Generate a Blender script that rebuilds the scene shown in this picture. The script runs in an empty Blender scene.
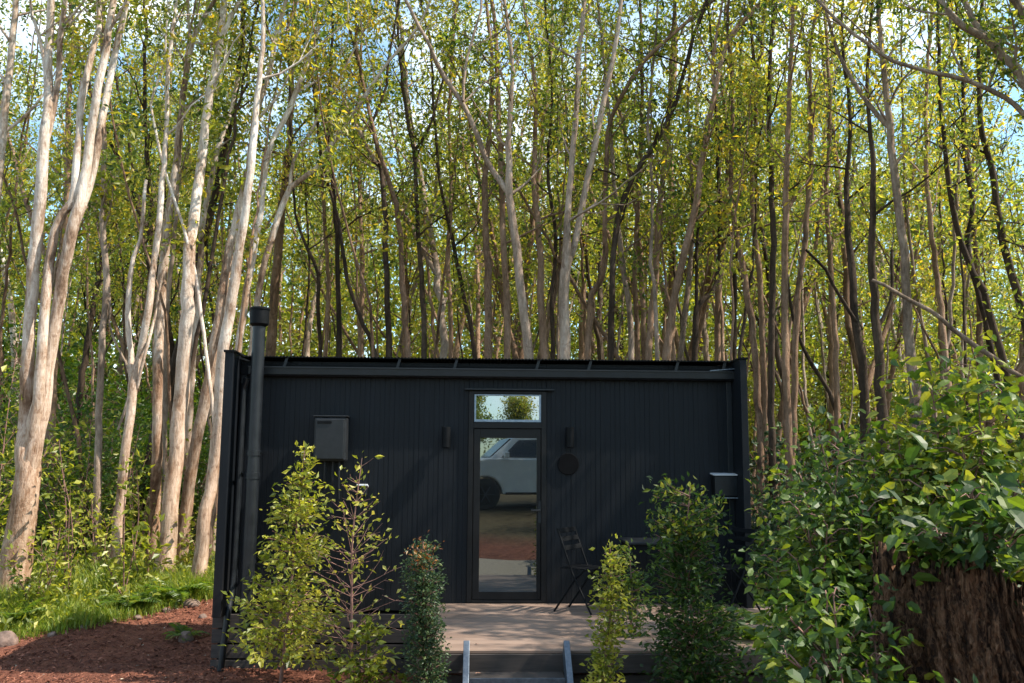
import bpy, math, random
import numpy as np
from mathutils import Vector, Matrix

S = bpy.context.scene
COL = S.collection
R = math.radians
rnd = random.Random(7)
RNG = np.random.default_rng(7)

# ------------------------------------------------------------------ camera
FPX, CX, CY = 900.0, 512.0, 341.5
YAW, PITCH, ROLL = R(2.1), R(7.8), 0.0065
WALL_Y, DECK_Z = 10.3, 0.70
fw = np.array([math.sin(YAW)*math.cos(PITCH), math.cos(YAW)*math.cos(PITCH), math.sin(PITCH)])
rt = np.array([math.cos(YAW), -math.sin(YAW), 0.0])
up = np.cross(rt, fw)
rt, up = rt*math.cos(ROLL) + up*math.sin(ROLL), up*math.cos(ROLL) - rt*math.sin(ROLL)
def _ray(px, py): return fw*FPX + rt*(px-CX) + up*(CY-py)
_d = _ray(506, 603)
CAM_Z = DECK_Z - _d[2]*WALL_Y/_d[1]
CAM = np.array([0, 0, CAM_Z])
def P(px, py, Y):
    d = _ray(px, py); return CAM + d*(Y/d[1])
def proj(p):
    v = np.asarray(p) - CAM; z = v @ fw
    return CX + FPX*(v @ rt)/z, CY - FPX*(v @ up)/z
cam_d = bpy.data.cameras.new('camera'); cam = bpy.data.objects.new('camera', cam_d); COL.objects.link(cam)
cam_d.sensor_width = 36; cam_d.lens = 36*FPX/1024; cam_d.clip_end = 2000; cam_d.clip_start = 0.05
M = Matrix.Identity(4)
for i in range(3):
    M[i][0] = rt[i]; M[i][1] = up[i]; M[i][2] = -fw[i]; M[i][3] = CAM[i]
cam.matrix_world = M
S.camera = cam

# ------------------------------------------------------------------ terrain height
_gy = [-80, -30, -6, -1.5, 0, 3, 5, 7, 9, 10, 11.5, 13, 15, 17, 22, 50, 120]
_gz = [1.9, 1.7, 1.3, 1.1, .97, .75, .52, .2, .04, 0, .06, .22, .42, .55, .8, 2.2, 3.5]
def G(x, y):
    z = np.interp(y, _gy, _gz)
    x = np.asarray(x, float); y = np.asarray(y, float)
    w = 1/(1+np.exp(-(y-8.0)/1.2))
    z = z - w*0.10*np.clip((-3.6-x)/2.5, 0, 1)*(1-np.clip((y-11)/2.5, 0, 1))
    z = z + 0.25*np.clip((x-2.2)/2, 0, 1)*np.clip((8-y)/2, 0, 1)
    return z + 0.03*np.sin(x*1.7+y*.6)*np.sin(y*1.3-x*.4)
def on_ground(px, py, y0=6, y1=60):
    d = _ray(px, py)
    for Y in np.arange(y0, y1, .05):
        p = CAM + d*(Y/d[1])
        if p[2] <= G(p[0], p[1]): return p
    return p

# ------------------------------------------------------------------ object helpers
def tag(o, label=None, cat=None, group=None, kind=None):
    if label: o['label'] = label
    if cat: o['category'] = cat
    if group: o['group'] = group
    if kind: o['kind'] = kind
    return o
def thing(name, label, cat, loc=(0, 0, 0), rz=0, group=None):
    o = bpy.data.objects.new(name, None); COL.objects.link(o)
    o.location = Vector([float(c) for c in loc]); o.rotation_euler = (0, 0, rz); o.empty_display_size = .2
    return tag(o, label, cat, group)
def mesh_np(name, V, F, mat, parent=None, smooth=False, attr=None):
    V = np.ascontiguousarray(V, np.float32); F = np.ascontiguousarray(F, np.int32)
    k = F.shape[1]; me = bpy.data.meshes.new(name)
    me.vertices.add(len(V)); me.vertices.foreach_set('co', V.ravel())
    me.loops.add(F.size); me.loops.foreach_set('vertex_index', F.ravel())
    me.polygons.add(len(F))
    me.polygons.foreach_set('loop_start', np.arange(len(F), dtype=np.int32)*k)
    try: me.polygons.foreach_set('loop_total', np.full(len(F), k, np.int32))
    except Exception: pass
    me.polygons.foreach_set('use_smooth', np.full(len(F), smooth))
    if attr is not None:
        a = me.attributes.new('tint', 'FLOAT', 'FACE'); a.data.foreach_set('value', np.ascontiguousarray(attr, np.float32))
    me.update(calc_edges=True); me.materials.append(mat)
    o = bpy.data.objects.new(name, me); COL.objects.link(o)
    if parent: o.parent = parent
    return o
class MB:
    def __init__(s): s.v = []; s.f = []
    def raw(s, v, f):
        n = len(s.v); s.v += [tuple(float(c) for c in p) for p in v]; s.f += [tuple(int(i)+n for i in q) for q in f]; return s
    def box(s, c, d, rot=None):
        hx, hy, hz = d[0]/2, d[1]/2, d[2]/2
        v = [Vector((x, y, z)) for x in (-hx, hx) for y in (-hy, hy) for z in (-hz, hz)]
        if rot is not None: v = [rot @ p for p in v]
        c = Vector([float(q) for q in c])
        return s.raw([p+c for p in v], [(0, 1, 3, 2), (4, 6, 7, 5), (0, 4, 5, 1), (2, 3, 7, 6), (0, 2, 6, 4), (1, 5, 7, 3)])
    def span(s, a, b):
        return s.box([(a[i]+b[i])/2 for i in range(3)], [abs(b[i]-a[i]) for i in range(3)])
    def bar(s, p0, p1, w, h, upv=(0, 0, 1)):
        p0 = Vector([float(q) for q in p0]); p1 = Vector([float(q) for q in p1]); x = (p1-p0); L = x.length; x.normalize()
        y = Vector(upv).cross(x)
        if y.length < 1e-4: y = Vector((1, 0, 0)).cross(x)
        y.normalize(); z = x.cross(y)
        rot = Matrix((x, y, z)).transposed()
        return s.box((p0+p1)/2, (L, w, h), rot)
    def tube(s, pts, rad, n=10, cap=True):
        v, f = tube_np(pts, rad, n); s.raw(v, f)
        if cap:
            m = len(v); b = len(s.v)-m
            s.f.append(tuple(b+i for i in range(n))[::-1]); s.f.append(tuple(b+m-n+i for i in range(n)))
        return s
    def lathe(s, prof, c=(0, 0, 0), n=24, axis='Z'):
        v = []; f = []
        for r, z in prof:
            for i in range(n):
                a = 2*math.pi*i/n; p = (r*math.cos(a), r*math.sin(a), z)
                if axis == 'Y': p = (p[0], p[2], p[1])
                v.append((p[0]+c[0], p[1]+c[1], p[2]+c[2]))
        for j in range(len(prof)-1):
            for i in range(n):
                f.append((j*n+i, j*n+(i+1) % n, (j+1)*n+(i+1) % n, (j+1)*n+i))
        f.append(tuple(range(n))[::-1]); f.append(tuple((len(prof)-1)*n+i for i in range(n)))
        return s.raw(v, f)
    def build(s, name, mat, parent=None, bevel=0, smooth=False, label=None):
        me = bpy.data.meshes.new(name); me.from_pydata(s.v, [], s.f); me.update(); me.materials.append(mat)
        o = bpy.data.objects.new(name, me); COL.objects.link(o)
        if parent: o.parent = parent
        if smooth:
            me.polygons.foreach_set('use_smooth', [True]*len(me.polygons))
            try: me.set_sharp_from_angle(angle=R(40))
            except Exception: pass
        if bevel:
            b = o.modifiers.new('bevel', 'BEVEL'); b.width = bevel; b.segments = 2; b.limit_method = 'ANGLE'; b.angle_limit = R(40)
        if label: o['label'] = label
        return o
def tube_np(pts, rad, n=10, rough=0.0, rng=None):
    pts = np.asarray(pts, float); rad = np.asarray(rad, float)*np.ones(len(pts)); m = len(pts)
    t = np.gradient(pts, axis=0); t /= np.linalg.norm(t, axis=1)[:, None]+1e-9
    ref = np.array([0., 1., 0.]) if abs(t[:, 1]).max() < .9 else (np.array([1., 0, 0]) if abs(t[:, 0]).max() < .9 else np.array([.577, .577, .577]))
    u = np.cross(ref, t); u /= np.linalg.norm(u, axis=1)[:, None]+1e-9
    w = np.cross(t, u)
    a = np.linspace(0, 2*np.pi, n, endpoint=False)
    rr = rad[:, None]*np.ones((m, n))
    if rough and rng is not None: rr = rr*(1+rough*rng.normal(size=(m, n)))
    V = pts[:, None, :] + rr[..., None]*(np.cos(a)[None, :, None]*u[:, None, :] + np.sin(a)[None, :, None]*w[:, None, :])
    i = np.arange(m-1)[:, None]*n; j = np.arange(n)[None, :]; j2 = (j+1) % n
    F = np.stack([i+j, i+j2, i+n+j2, i+n+j], -1).reshape(-1, 4)
    return V.reshape(-1, 3), F
def smooth_path(pts, step=.3):
    pts = np.asarray(pts, float)
    if len(pts) < 3:
        n = max(2, int(np.linalg.norm(pts[-1]-pts[0])/step)); return pts[0]+(pts[-1]-pts[0])*np.linspace(0, 1, n+1)[:, None]
    q = np.vstack([2*pts[0]-pts[1], pts, 2*pts[-1]-pts[-2]]); out = []
    for i in range(1, len(q)-2):
        p0, p1, p2, p3 = q[i-1:i+3]; n = max(2, int(np.linalg.norm(p2-p1)/step))
        for t in np.linspace(0, 1, n, endpoint=False):
            out.append(.5*(2*p1+(p2-p0)*t+(2*p0-5*p1+4*p2-p3)*t*t+(3*p1-p0-3*p2+p3)*t**3))
    out.append(pts[-1]); return np.array(out)

# ------------------------------------------------------------------ materials
def newmat(name):
    m = bpy.data.materials.new(name); m.use_nodes = True; nt = m.node_tree; nt.nodes.clear()
    out = nt.nodes.new('ShaderNodeOutputMaterial'); return m, nt, out
def N(nt, t, **kw):
    n = nt.nodes.new(t)
    for k, v in kw.items():
        if k.startswith('i_'): n.inputs[k[2:].replace('_', ' ')].default_value = v
        else: setattr(n, k, v)
    return n
def L(nt, a, b): nt.links.new(a, b)
def ramp(nt, fac, stops, interp='LINEAR'):
    r = N(nt, 'ShaderNodeValToRGB'); r.color_ramp.interpolation = interp
    e = r.color_ramp.elements
    while len(e) < len(stops): e.new(.5)
    for q, (p, c) in zip(e, stops): q.position = p; q.color = (*c, 1)
    L(nt, fac, r.inputs[0]); return r.outputs[0]
def noise(nt, scale, detail=4, vec=None, rough=.55, dist=0.0):
    n = N(nt, 'ShaderNodeTexNoise'); n.inputs['Scale'].default_value = scale; n.inputs['Detail'].default_value = detail
    n.inputs['Roughness'].default_value = rough; n.inputs['Distortion'].default_value = dist
    if vec is not None: L(nt, vec, n.inputs['Vector'])
    return n.outputs['Fac']
def coords(nt, scale=(1, 1, 1), kind='Object'):
    tc = N(nt, 'ShaderNodeTexCoord'); mp = N(nt, 'ShaderNodeMapping'); mp.inputs['Scale'].default_value = scale
    L(nt, tc.outputs[kind], mp.inputs['Vector']); return mp.outputs['Vector']
def math_(nt, op, a, b=None, c=None):
    m = N(nt, 'ShaderNodeMath', operation=op)
    for k, x in enumerate((a, b, c)):
        if x is None: continue
        if isinstance(x, (int, float)): m.inputs[k].default_value = x
        else: L(nt, x, m.inputs[k])
    return m.outputs[0]
def bump(nt, h, s, d):
    b = N(nt, 'ShaderNodeBump'); b.inputs['Strength'].default_value = s; b.inputs['Distance'].default_value = d
    L(nt, h, b.inputs['Height']); return b.outputs[0]
def simple(name, lo, hi, rough=.5, scale=(6, 6, 6), ns=3, bmp=.15, metal=0, spec=.5, dist=.004):
    m, nt, out = newmat(name); v = coords(nt, scale); f = noise(nt, ns, 6, v)
    p = N(nt, 'ShaderNodeBsdfPrincipled'); p.inputs['Metallic'].default_value = metal
    p.inputs['Specular IOR Level'].default_value = spec
    L(nt, ramp(nt, f, [(.3, lo), (.7, hi)]), p.inputs['Base Color'])
    rr = N(nt, 'ShaderNodeMapRange'); rr.inputs['To Min'].default_value = max(.02, rough-.12); rr.inputs['To Max'].default_value = min(1, rough+.12)
    L(nt, f, rr.inputs['Value']); L(nt, rr.outputs[0], p.inputs['Roughness'])
    if bmp: L(nt, bump(nt, f, bmp, dist), p.inputs['Normal'])
    L(nt, p.outputs[0], out.inputs[0]); return m
def leaf_mat(name, stops, trans=.45, rough=.42, spec=.5):
    m, nt, out = newmat(name)
    at = N(nt, 'ShaderNodeAttribute', attribute_name='tint'); oi = N(nt, 'ShaderNodeObjectInfo')
    f = math_(nt, 'ADD', at.outputs['Fac'], math_(nt, 'MULTIPLY_ADD', oi.outputs['Random'], .3, -.15))
    c = ramp(nt, f, stops)
    p = N(nt, 'ShaderNodeBsdfPrincipled'); p.inputs['Roughness'].default_value = rough; p.inputs['Specular IOR Level'].default_value = spec
    L(nt, c, p.inputs['Base Color'])
    hs = N(nt, 'ShaderNodeHueSaturation'); hs.inputs['Hue'].default_value = .491; hs.inputs['Saturation'].default_value = 1.1; hs.inputs['Value'].default_value = 2.05
    L(nt, c, hs.inputs['Color'])
    t = N(nt, 'ShaderNodeBsdfTranslucent'); L(nt, hs.outputs[0], t.inputs['Color'])
    mx = N(nt, 'ShaderNodeMixShader'); mx.inputs[0].default_value = trans
    L(nt, p.outputs[0], mx.inputs[1]); L(nt, t.outputs[0], mx.inputs[2]); L(nt, mx.outputs[0], out.inputs[0]); return m
def bark_mat(name, stops, fine=(30, 30, 7), b=.8, old=None):
    m, nt, out = newmat(name)
    big = noise(nt, 1.0, 5, coords(nt, (2.6, 2.6, .9)), .62, .6)
    fi = noise(nt, 1.0, 6, coords(nt, fine), .7, .3)
    rings = noise(nt, 1.0, 3, coords(nt, (3, 3, 26)), .6)
    oi = N(nt, 'ShaderNodeObjectInfo')
    f = math_(nt, 'ADD', math_(nt, 'MULTIPLY', big, .55), math_(nt, 'MULTIPLY', fi, .35))
    f = math_(nt, 'ADD', f, math_(nt, 'MULTIPLY', rings, .05))
    f = math_(nt, 'ADD', f, math_(nt, 'MULTIPLY_ADD', oi.outputs['Random'], .12, -.025))
    p = N(nt, 'ShaderNodeBsdfPrincipled'); p.inputs['Roughness'].default_value = .85; p.inputs['Specular IOR Level'].default_value = .12
    c = ramp(nt, f, stops)
    sp_ = noise(nt, 1.0, 4, coords(nt, (9, 9, 7)), .6, .8); spm = ramp(nt, sp_, [(.60, (0, 0, 0)), (.68, (1, 1, 1))])   # lichen and dark scars
    sx = N(nt, 'ShaderNodeMix', data_type='RGBA', blend_type='MULTIPLY'); L(nt, math_(nt, 'MULTIPLY', spm, .55), sx.inputs['Factor']); L(nt, c, sx.inputs[6]); sx.inputs[7].default_value = (.42, .32, .26, 1); c = sx.outputs[2]
    if old:   # older, browner bark low on the trunk
        tc = N(nt, 'ShaderNodeTexCoord'); sz = N(nt, 'ShaderNodeSeparateXYZ'); L(nt, tc.outputs['Object'], sz.inputs[0])
        mr = N(nt, 'ShaderNodeMapRange'); mr.inputs['From Min'].default_value = old[1]; mr.inputs['From Max'].default_value = old[2]; mr.inputs['To Min'].default_value = .85; mr.inputs['To Max'].default_value = 0
        L(nt, math_(nt, 'ADD', sz.outputs[2], math_(nt, 'MULTIPLY_ADD', big, 5, -2.5)), mr.inputs['Value'])
        ox = N(nt, 'ShaderNodeMix', data_type='RGBA', blend_type='MULTIPLY'); L(nt, mr.outputs[0], ox.inputs['Factor']); L(nt, c, ox.inputs[6]); ox.inputs[7].default_value = (.78, .62, .50, 1); c = ox.outputs[2]
    L(nt, c, p.inputs['Base Color'])
    L(nt, bump(nt, math_(nt, 'ADD', fi, math_(nt, 'MULTIPLY', rings, .12)), b, .03), p.inputs['Normal'])
    L(nt, p.outputs[0], out.inputs[0]); return m

MAT = {}
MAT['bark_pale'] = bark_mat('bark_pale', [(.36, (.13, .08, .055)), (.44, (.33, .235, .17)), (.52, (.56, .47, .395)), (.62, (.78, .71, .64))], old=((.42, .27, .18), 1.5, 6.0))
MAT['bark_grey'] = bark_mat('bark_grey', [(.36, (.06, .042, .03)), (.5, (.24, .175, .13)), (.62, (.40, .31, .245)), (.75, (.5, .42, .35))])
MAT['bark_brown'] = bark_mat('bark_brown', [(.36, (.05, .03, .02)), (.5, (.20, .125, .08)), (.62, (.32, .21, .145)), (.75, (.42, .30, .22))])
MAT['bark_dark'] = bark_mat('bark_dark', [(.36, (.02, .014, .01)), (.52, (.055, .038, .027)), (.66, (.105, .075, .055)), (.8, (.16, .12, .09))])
MAT['twig'] = simple('twig', (.12, .06, .045), (.28, .15, .12), .8, (20, 20, 5))
MAT['leaf'] = leaf_mat('leaf_canopy', [(0, (.025, .055, .014)), (.28, (.07, .112, .022)), (.52, (.17, .20, .03)), (.84, (.31, .295, .05)), (1, (.42, .32, .05))], .54)
MAT['leaf_green'] = leaf_mat('leaf_understory', [(0, (.03, .065, .012)), (.4, (.07, .13, .016)), (.8, (.14, .19, .02)), (1, (.2, .2, .025))], .45)
MAT['leaf_lime'] = leaf_mat('leaf_lime', [(0, (.07, .10, .014)), (.4, (.15, .18, .022)), (.75, (.31, .32, .045)), (1, (.44, .40, .09))], .42)
MAT['leaf_dark'] = leaf_mat('leaf_dark', [(0, (.012, .028, .014)), (.5, (.025, .055, .022)), (.85, (.05, .085, .028)), (1, (.08, .11, .03))], .22, .5, .4)
MAT['leaf_glossy'] = leaf_mat('leaf_glossy', [(0, (.018, .042, .010)), (.4, (.045, .09, .016)), (.75, (.11, .16, .02)), (1, (.21, .22, .03))], .36, .5, .4)
MAT['leaf_red'] = leaf_mat('leaf_new_growth', [(0, (.16, .06, .02)), (.5, (.26, .11, .03)), (1, (.3, .2, .05))], .4)
MAT['grass'] = leaf_mat('grass_blades', [(0, (.07, .13, .02)), (.5, (.15, .22, .03)), (1, (.28, .27, .06))], .4, .5)
MAT['fern'] = leaf_mat('fern_frond', [(0, (.03, .07, .02)), (.5, (.09, .15, .02)), (1, (.2, .2, .03))], .4, .5)

# black stained cladding
def cladding():
    m, nt, out = newmat('black_cladding'); f = noise(nt, 1, 6, coords(nt, (30, 30, 1.2)), .65)
    g = noise(nt, 1, 5, coords(nt, (1.3, 1.3, .8)), .6); sc = noise(nt, 1, 8, coords(nt, (9, 9, 2.2)), .75, 1.0)
    s = ramp(nt, sc, [(.64, (0, 0, 0)), (.74, (1, 1, 1))])
    p = N(nt, 'ShaderNodeBsdfPrincipled'); p.inputs['Specular IOR Level'].default_value = .2
    c = ramp(nt, math_(nt, 'MULTIPLY_ADD', f, .6, math_(nt, 'MULTIPLY', g, .4)), [(.3, (.0022, .0034, .0052)), (.55, (.0044, .0064, .0096)), (.75, (.0085, .0115, .0160))])
    mx = N(nt, 'ShaderNodeMix', data_type='RGBA'); mx.inputs['Factor'].default_value = 0
    L(nt, math_(nt, 'MULTIPLY', s, .3), mx.inputs['Factor']); L(nt, c, mx.inputs[6]); mx.inputs[7].default_value = (.03, .034, .038, 1)
    tz = N(nt, 'ShaderNodeTexCoord'); sz = N(nt, 'ShaderNodeSeparateXYZ'); L(nt, tz.outputs['Object'], sz.inputs[0])
    md = N(nt, 'ShaderNodeMapRange'); md.inputs['From Min'].default_value = .62; md.inputs['From Max'].default_value = 1.25; md.inputs['To Min'].default_value = 1; md.inputs['To Max'].default_value = 0
    L(nt, math_(nt, 'MULTIPLY_ADD', g, .6, math_(nt, 'ADD', sz.outputs[2], -.3)), md.inputs['Value'])
    dm = N(nt, 'ShaderNodeMix', data_type='RGBA'); L(nt, math_(nt, 'MULTIPLY', math_(nt, 'MULTIPLY', md.outputs[0], sc), .55), dm.inputs['Factor']); L(nt, mx.outputs[2], dm.inputs[6]); dm.inputs[7].default_value = (.034, .028, .024, 1)
    L(nt, dm.outputs[2], p.inputs['Base Color']); p.inputs['Roughness'].default_value = .55
    L(nt, bump(nt, f, .25, .004), p.inputs['Normal']); L(nt, p.outputs[0], out.inputs[0]); return m
MAT['clad'] = cladding()
MAT['blackmetal'] = simple('black_powder_coat', (.003, .0036, .0045), (.006, .007, .0085), .55, (4, 4, 4), spec=.1)
MAT['blackgloss'] = simple('black_gutter_paint', (.0045, .006, .008), (.010, .0125, .016), .42, (3, 3, 3), bmp=.03, spec=.35)
MAT['doorframe'] = simple('black_door_frame', (.003, .003, .0035), (.006, .006, .007), .45, (4, 4, 4), bmp=.05, spec=.25)
MAT['greybox'] = simple('charcoal_enamel', (.010, .0115, .0135), (.016, .018, .021), .45, (5, 5, 5), bmp=.05, spec=.3)
MAT['galv'] = simple('galvanised_steel', (.065, .085, .11), (.125, .15, .185), .45, (14, 14, 14), metal=.7, bmp=.08)
MAT['paleplastic'] = simple('pale_grey_plastic', (.4, .42, .45), (.55, .57, .6), .45, (10, 10, 10), bmp=.03)
MAT['trimblue'] = simple('grey_aluminium_trim', (.16, .21, .27), (.26, .32, .38), .35, (10, 10, 10), metal=.5, bmp=.03)
MAT['darkwood'] = simple('dark_stained_slats', (.018, .015, .014), (.052, .041, .036), .7, (2, 30, 30), 2)
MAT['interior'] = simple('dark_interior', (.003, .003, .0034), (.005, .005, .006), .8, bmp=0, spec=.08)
def deckmat():
    m, nt, out = newmat('composite_decking'); f = noise(nt, 1, 6, coords(nt, (2.5, 60, 60)), .65)
    tc = N(nt, 'ShaderNodeTexCoord'); sp = N(nt, 'ShaderNodeSeparateXYZ'); L(nt, tc.outputs['Object'], sp.inputs[0])
    wn = N(nt, 'ShaderNodeTexWhiteNoise', noise_dimensions='1D'); L(nt, math_(nt, 'FLOOR', math_(nt, 'DIVIDE', sp.outputs[1], .142)), wn.inputs['W'])
    dirt = noise(nt, 1, 5, coords(nt, (1.6, 1.6, 1.6)), .6)
    k = math_(nt, 'ADD', math_(nt, 'MULTIPLY', f, .45), math_(nt, 'MULTIPLY', wn.outputs[0], .22)); k = math_(nt, 'ADD', k, math_(nt, 'MULTIPLY', dirt, .35))
    p = N(nt, 'ShaderNodeBsdfPrincipled'); p.inputs['Roughness'].default_value = .6
    L(nt, ramp(nt, k, [(.25, (.125, .082, .060)), (.5, (.19, .13, .099)), (.8, (.26, .187, .146))]), p.inputs['Base Color'])
    L(nt, bump(nt, f, .3, .003), p.inputs['Normal']); L(nt, p.outputs[0], out.inputs[0]); return m
MAT['deck'] = deckmat()
def glassmat(name='dark_reflective_glass', k=.25):
    m, nt, out = newmat(name)
    g = N(nt, 'ShaderNodeBsdfGlossy'); g.inputs['Roughness'].default_value = .004; g.inputs['Color'].default_value = (.62, .72, .76, 1)
    L(nt, bump(nt, noise(nt, 1.3, 1, coords(nt, (1, 1, 1))), .02, .02), g.inputs['Normal'])
    d = N(nt, 'ShaderNodeBsdfPrincipled'); d.inputs['Base Color'].default_value = (.006, .007, .008, 1); d.inputs['Roughness'].default_value = .05
    mx = N(nt, 'ShaderNodeMixShader'); mx.inputs[0].default_value = k
    L(nt, d.outputs[0], mx.inputs[1]); L(nt, g.outputs[0], mx.inputs[2]); L(nt, mx.outputs[0], out.inputs[0]); return m
MAT['glass'] = glassmat(); MAT['pane'] = glassmat('window_pane_glass', .42)
MAT['carpaint'] = simple('white_car_paint', (.62, .64, .66), (.7, .72, .74), .25, (2, 2, 2), bmp=0)
MAT['carglass'] = simple('car_glass', (.01, .012, .014), (.02, .024, .028), .06, bmp=0)
MAT['rubber'] = simple('tyre_rubber', (.012, .012, .012), (.03, .03, .03), .8)
MAT['lamp'] = simple('headlamp_lens', (.5, .52, .55), (.7, .72, .75), .1, bmp=0)
MAT['rock'] = simple('brown_rock', (.07, .045, .035), (.22, .15, .12), .85, (5, 5, 5), 2, .8, dist=.03)
def stumpmat():
    m, nt, out = newmat('furrowed_stump_bark')
    v = coords(nt, (24, 24, 2.2)); f = noise(nt, 1, 8, v, .7, .9); h = noise(nt, 1, 6, coords(nt, (70, 70, 16)), .75)
    k = math_(nt, 'ADD', math_(nt, 'MULTIPLY', f, .7), math_(nt, 'MULTIPLY', h, .3))
    p = N(nt, 'ShaderNodeBsdfPrincipled'); p.inputs['Roughness'].default_value = .9; p.inputs['Specular IOR Level'].default_value = .15
    L(nt, ramp(nt, k, [(.38, (.008, .005, .004)), (.47, (.05, .027, .017)), (.55, (.19, .10, .055)), (.66, (.36, .22, .14))]), p.inputs['Base Color'])
    L(nt, bump(nt, k, 1, .07), p.inputs['Normal']); L(nt, p.outputs[0], out.inputs[0]); return m
MAT['stump'] = stumpmat()
def groundmat():
    m, nt, out = newmat('mulch_and_forest_floor')
    at = N(nt, 'ShaderNodeAttribute', attribute_name='forest')
    n1 = noise(nt, 1, 8, coords(nt, (9, 9, 9)), .75, .4); n2 = noise(nt, 1, 7, coords(nt, (45, 45, 45)), .75, .5); n3 = noise(nt, 1, 3, coords(nt, (.9, .9, .9)), .5)
    k = math_(nt, 'ADD', math_(nt, 'MULTIPLY', n1, .4), math_(nt, 'MULTIPLY', n2, .45)); k = math_(nt, 'ADD', k, math_(nt, 'MULTIPLY', n3, .2))
    red = ramp(nt, k, [(.32, (.03, .014, .011)), (.46, (.10, .038, .026)), (.58, (.23, .090, .055)), (.72, (.38, .22, .16))])
    flo = ramp(nt, k, [(.34, (.02, .016, .01)), (.5, (.075, .055, .03)), (.62, (.13, .1, .05)), (.76, (.2, .15, .09))])
    mx = N(nt, 'ShaderNodeMix', data_type='RGBA'); L(nt, at.outputs['Fac'], mx.inputs['Factor']); L(nt, red, mx.inputs[6]); L(nt, flo, mx.inputs[7])
    p = N(nt, 'ShaderNodeBsdfPrincipled'); p.inputs['Roughness'].default_value = .95; p.inputs['Specular IOR Level'].default_value = .15
    L(nt, mx.outputs[2], p.inputs['Base Color']); L(nt, bump(nt, k, .9, .08), p.inputs['Normal']); L(nt, p.outputs[0], out.inputs[0]); return m
MAT['ground'] = groundmat()
def chipmat():
    m, nt, out = newmat('wood_chips'); at = N(nt, 'ShaderNodeAttribute', attribute_name='tint')
    p = N(nt, 'ShaderNodeBsdfPrincipled'); p.inputs['Roughness'].default_value = .9; p.inputs['Specular IOR Level'].default_value = .2
    L(nt, ramp(nt, at.outputs['Fac'], [(0, (.035, .018, .014)), (.45, (.15, .056, .037)), (.85, (.30, .13, .085)), (.95, (.32, .21, .15)), (1, (.45, .38, .3))]), p.inputs['Base Color'])
    L(nt, p.outputs[0], out.inputs[0]); return m
MAT['chips'] = chipmat()

# ------------------------------------------------------------------ leaves
KITE_V = np.array([[0, 0, 0], [.45, .5, .1], [1, 0, -.06], [.45, -.5, .1]]); KITE_F = np.array([[0, 2, 1], [0, 3, 2]])
BROAD_V = np.array([[0, 0, 0], [.35, 0, -.01], [.7, 0, -.07], [1, 0, -.2], [.22, .42, .07], [.62, .4, .0], [.22, -.42, .07], [.62, -.4, .0]])
BROAD_F = np.array([[0, 1, 4], [1, 5, 4], [1, 2, 5], [2, 3, 5], [0, 6, 1], [1, 6, 7], [1, 7, 2], [2, 7, 3]])
def unit(a): return a/(np.linalg.norm(a, axis=-1, keepdims=True)+1e-9)
def leaves(C, D, Nn, Ln, W, tint, broad=False):
    T, F = (BROAD_V, BROAD_F) if broad else (KITE_V, KITE_F)
    X = unit(D); Y = unit(np.cross(Nn, X)); Z = np.cross(X, Y)
    Ln = np.asarray(Ln)[:, None, None]; W = np.asarray(W)[:, None, None]
    V = C[:, None, :] + Ln*(T[None, :, 0:1]*X[:, None]+T[None, :, 2:3]*Z[:, None]) + W*T[None, :, 1:2]*Y[:, None]
    k = len(T); FF = (np.arange(len(C))*k)[:, None, None] + F[None]
    return V.reshape(-1, 3), FF.reshape(-1, 3), np.repeat(tint, len(F))
def scatter(clumps, per, sig, rng, size=.12, asp=.42, up_bias=.5, droop=.25, tint0=.5, tints=.22, broad=False, axis=None):
    """Leaves round clump centres; axis gives the outward direction of every clump."""
    clumps = np.asarray(clumps); n = len(clumps)*per
    sg = np.asarray(sig)*np.ones(3)
    C = np.repeat(clumps, per, 0) + np.clip(rng.normal(size=(n, 3)), -1.9, 1.9)*sg
    D = rng.normal(size=(n, 3)); D[:, 2] -= droop
    if axis is not None: D = unit(D)+np.repeat(axis, per, 0)*1.1
    Nn = rng.normal(size=(n, 3))*.6; Nn[:, 2] += up_bias
    Ln = size*rng.uniform(.5, 1.4, n); W = Ln*asp*rng.uniform(.8, 1.2, n)
    ct = np.repeat(rng.normal(0, tints*.9, len(clumps)), per)
    t = np.clip(tint0+ct+rng.normal(0, tints*.6, n), 0, 1)
    return leaves(C, D, Nn, Ln, W, t, broad)
def merge(parts):
    V = []; F = []; A = []; o = 0
    for v, f, a in parts: V.append(v); F.append(f+o); A.append(a); o += len(v)
    return np.vstack(V), np.vstack(F), np.concatenate(A)

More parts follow.
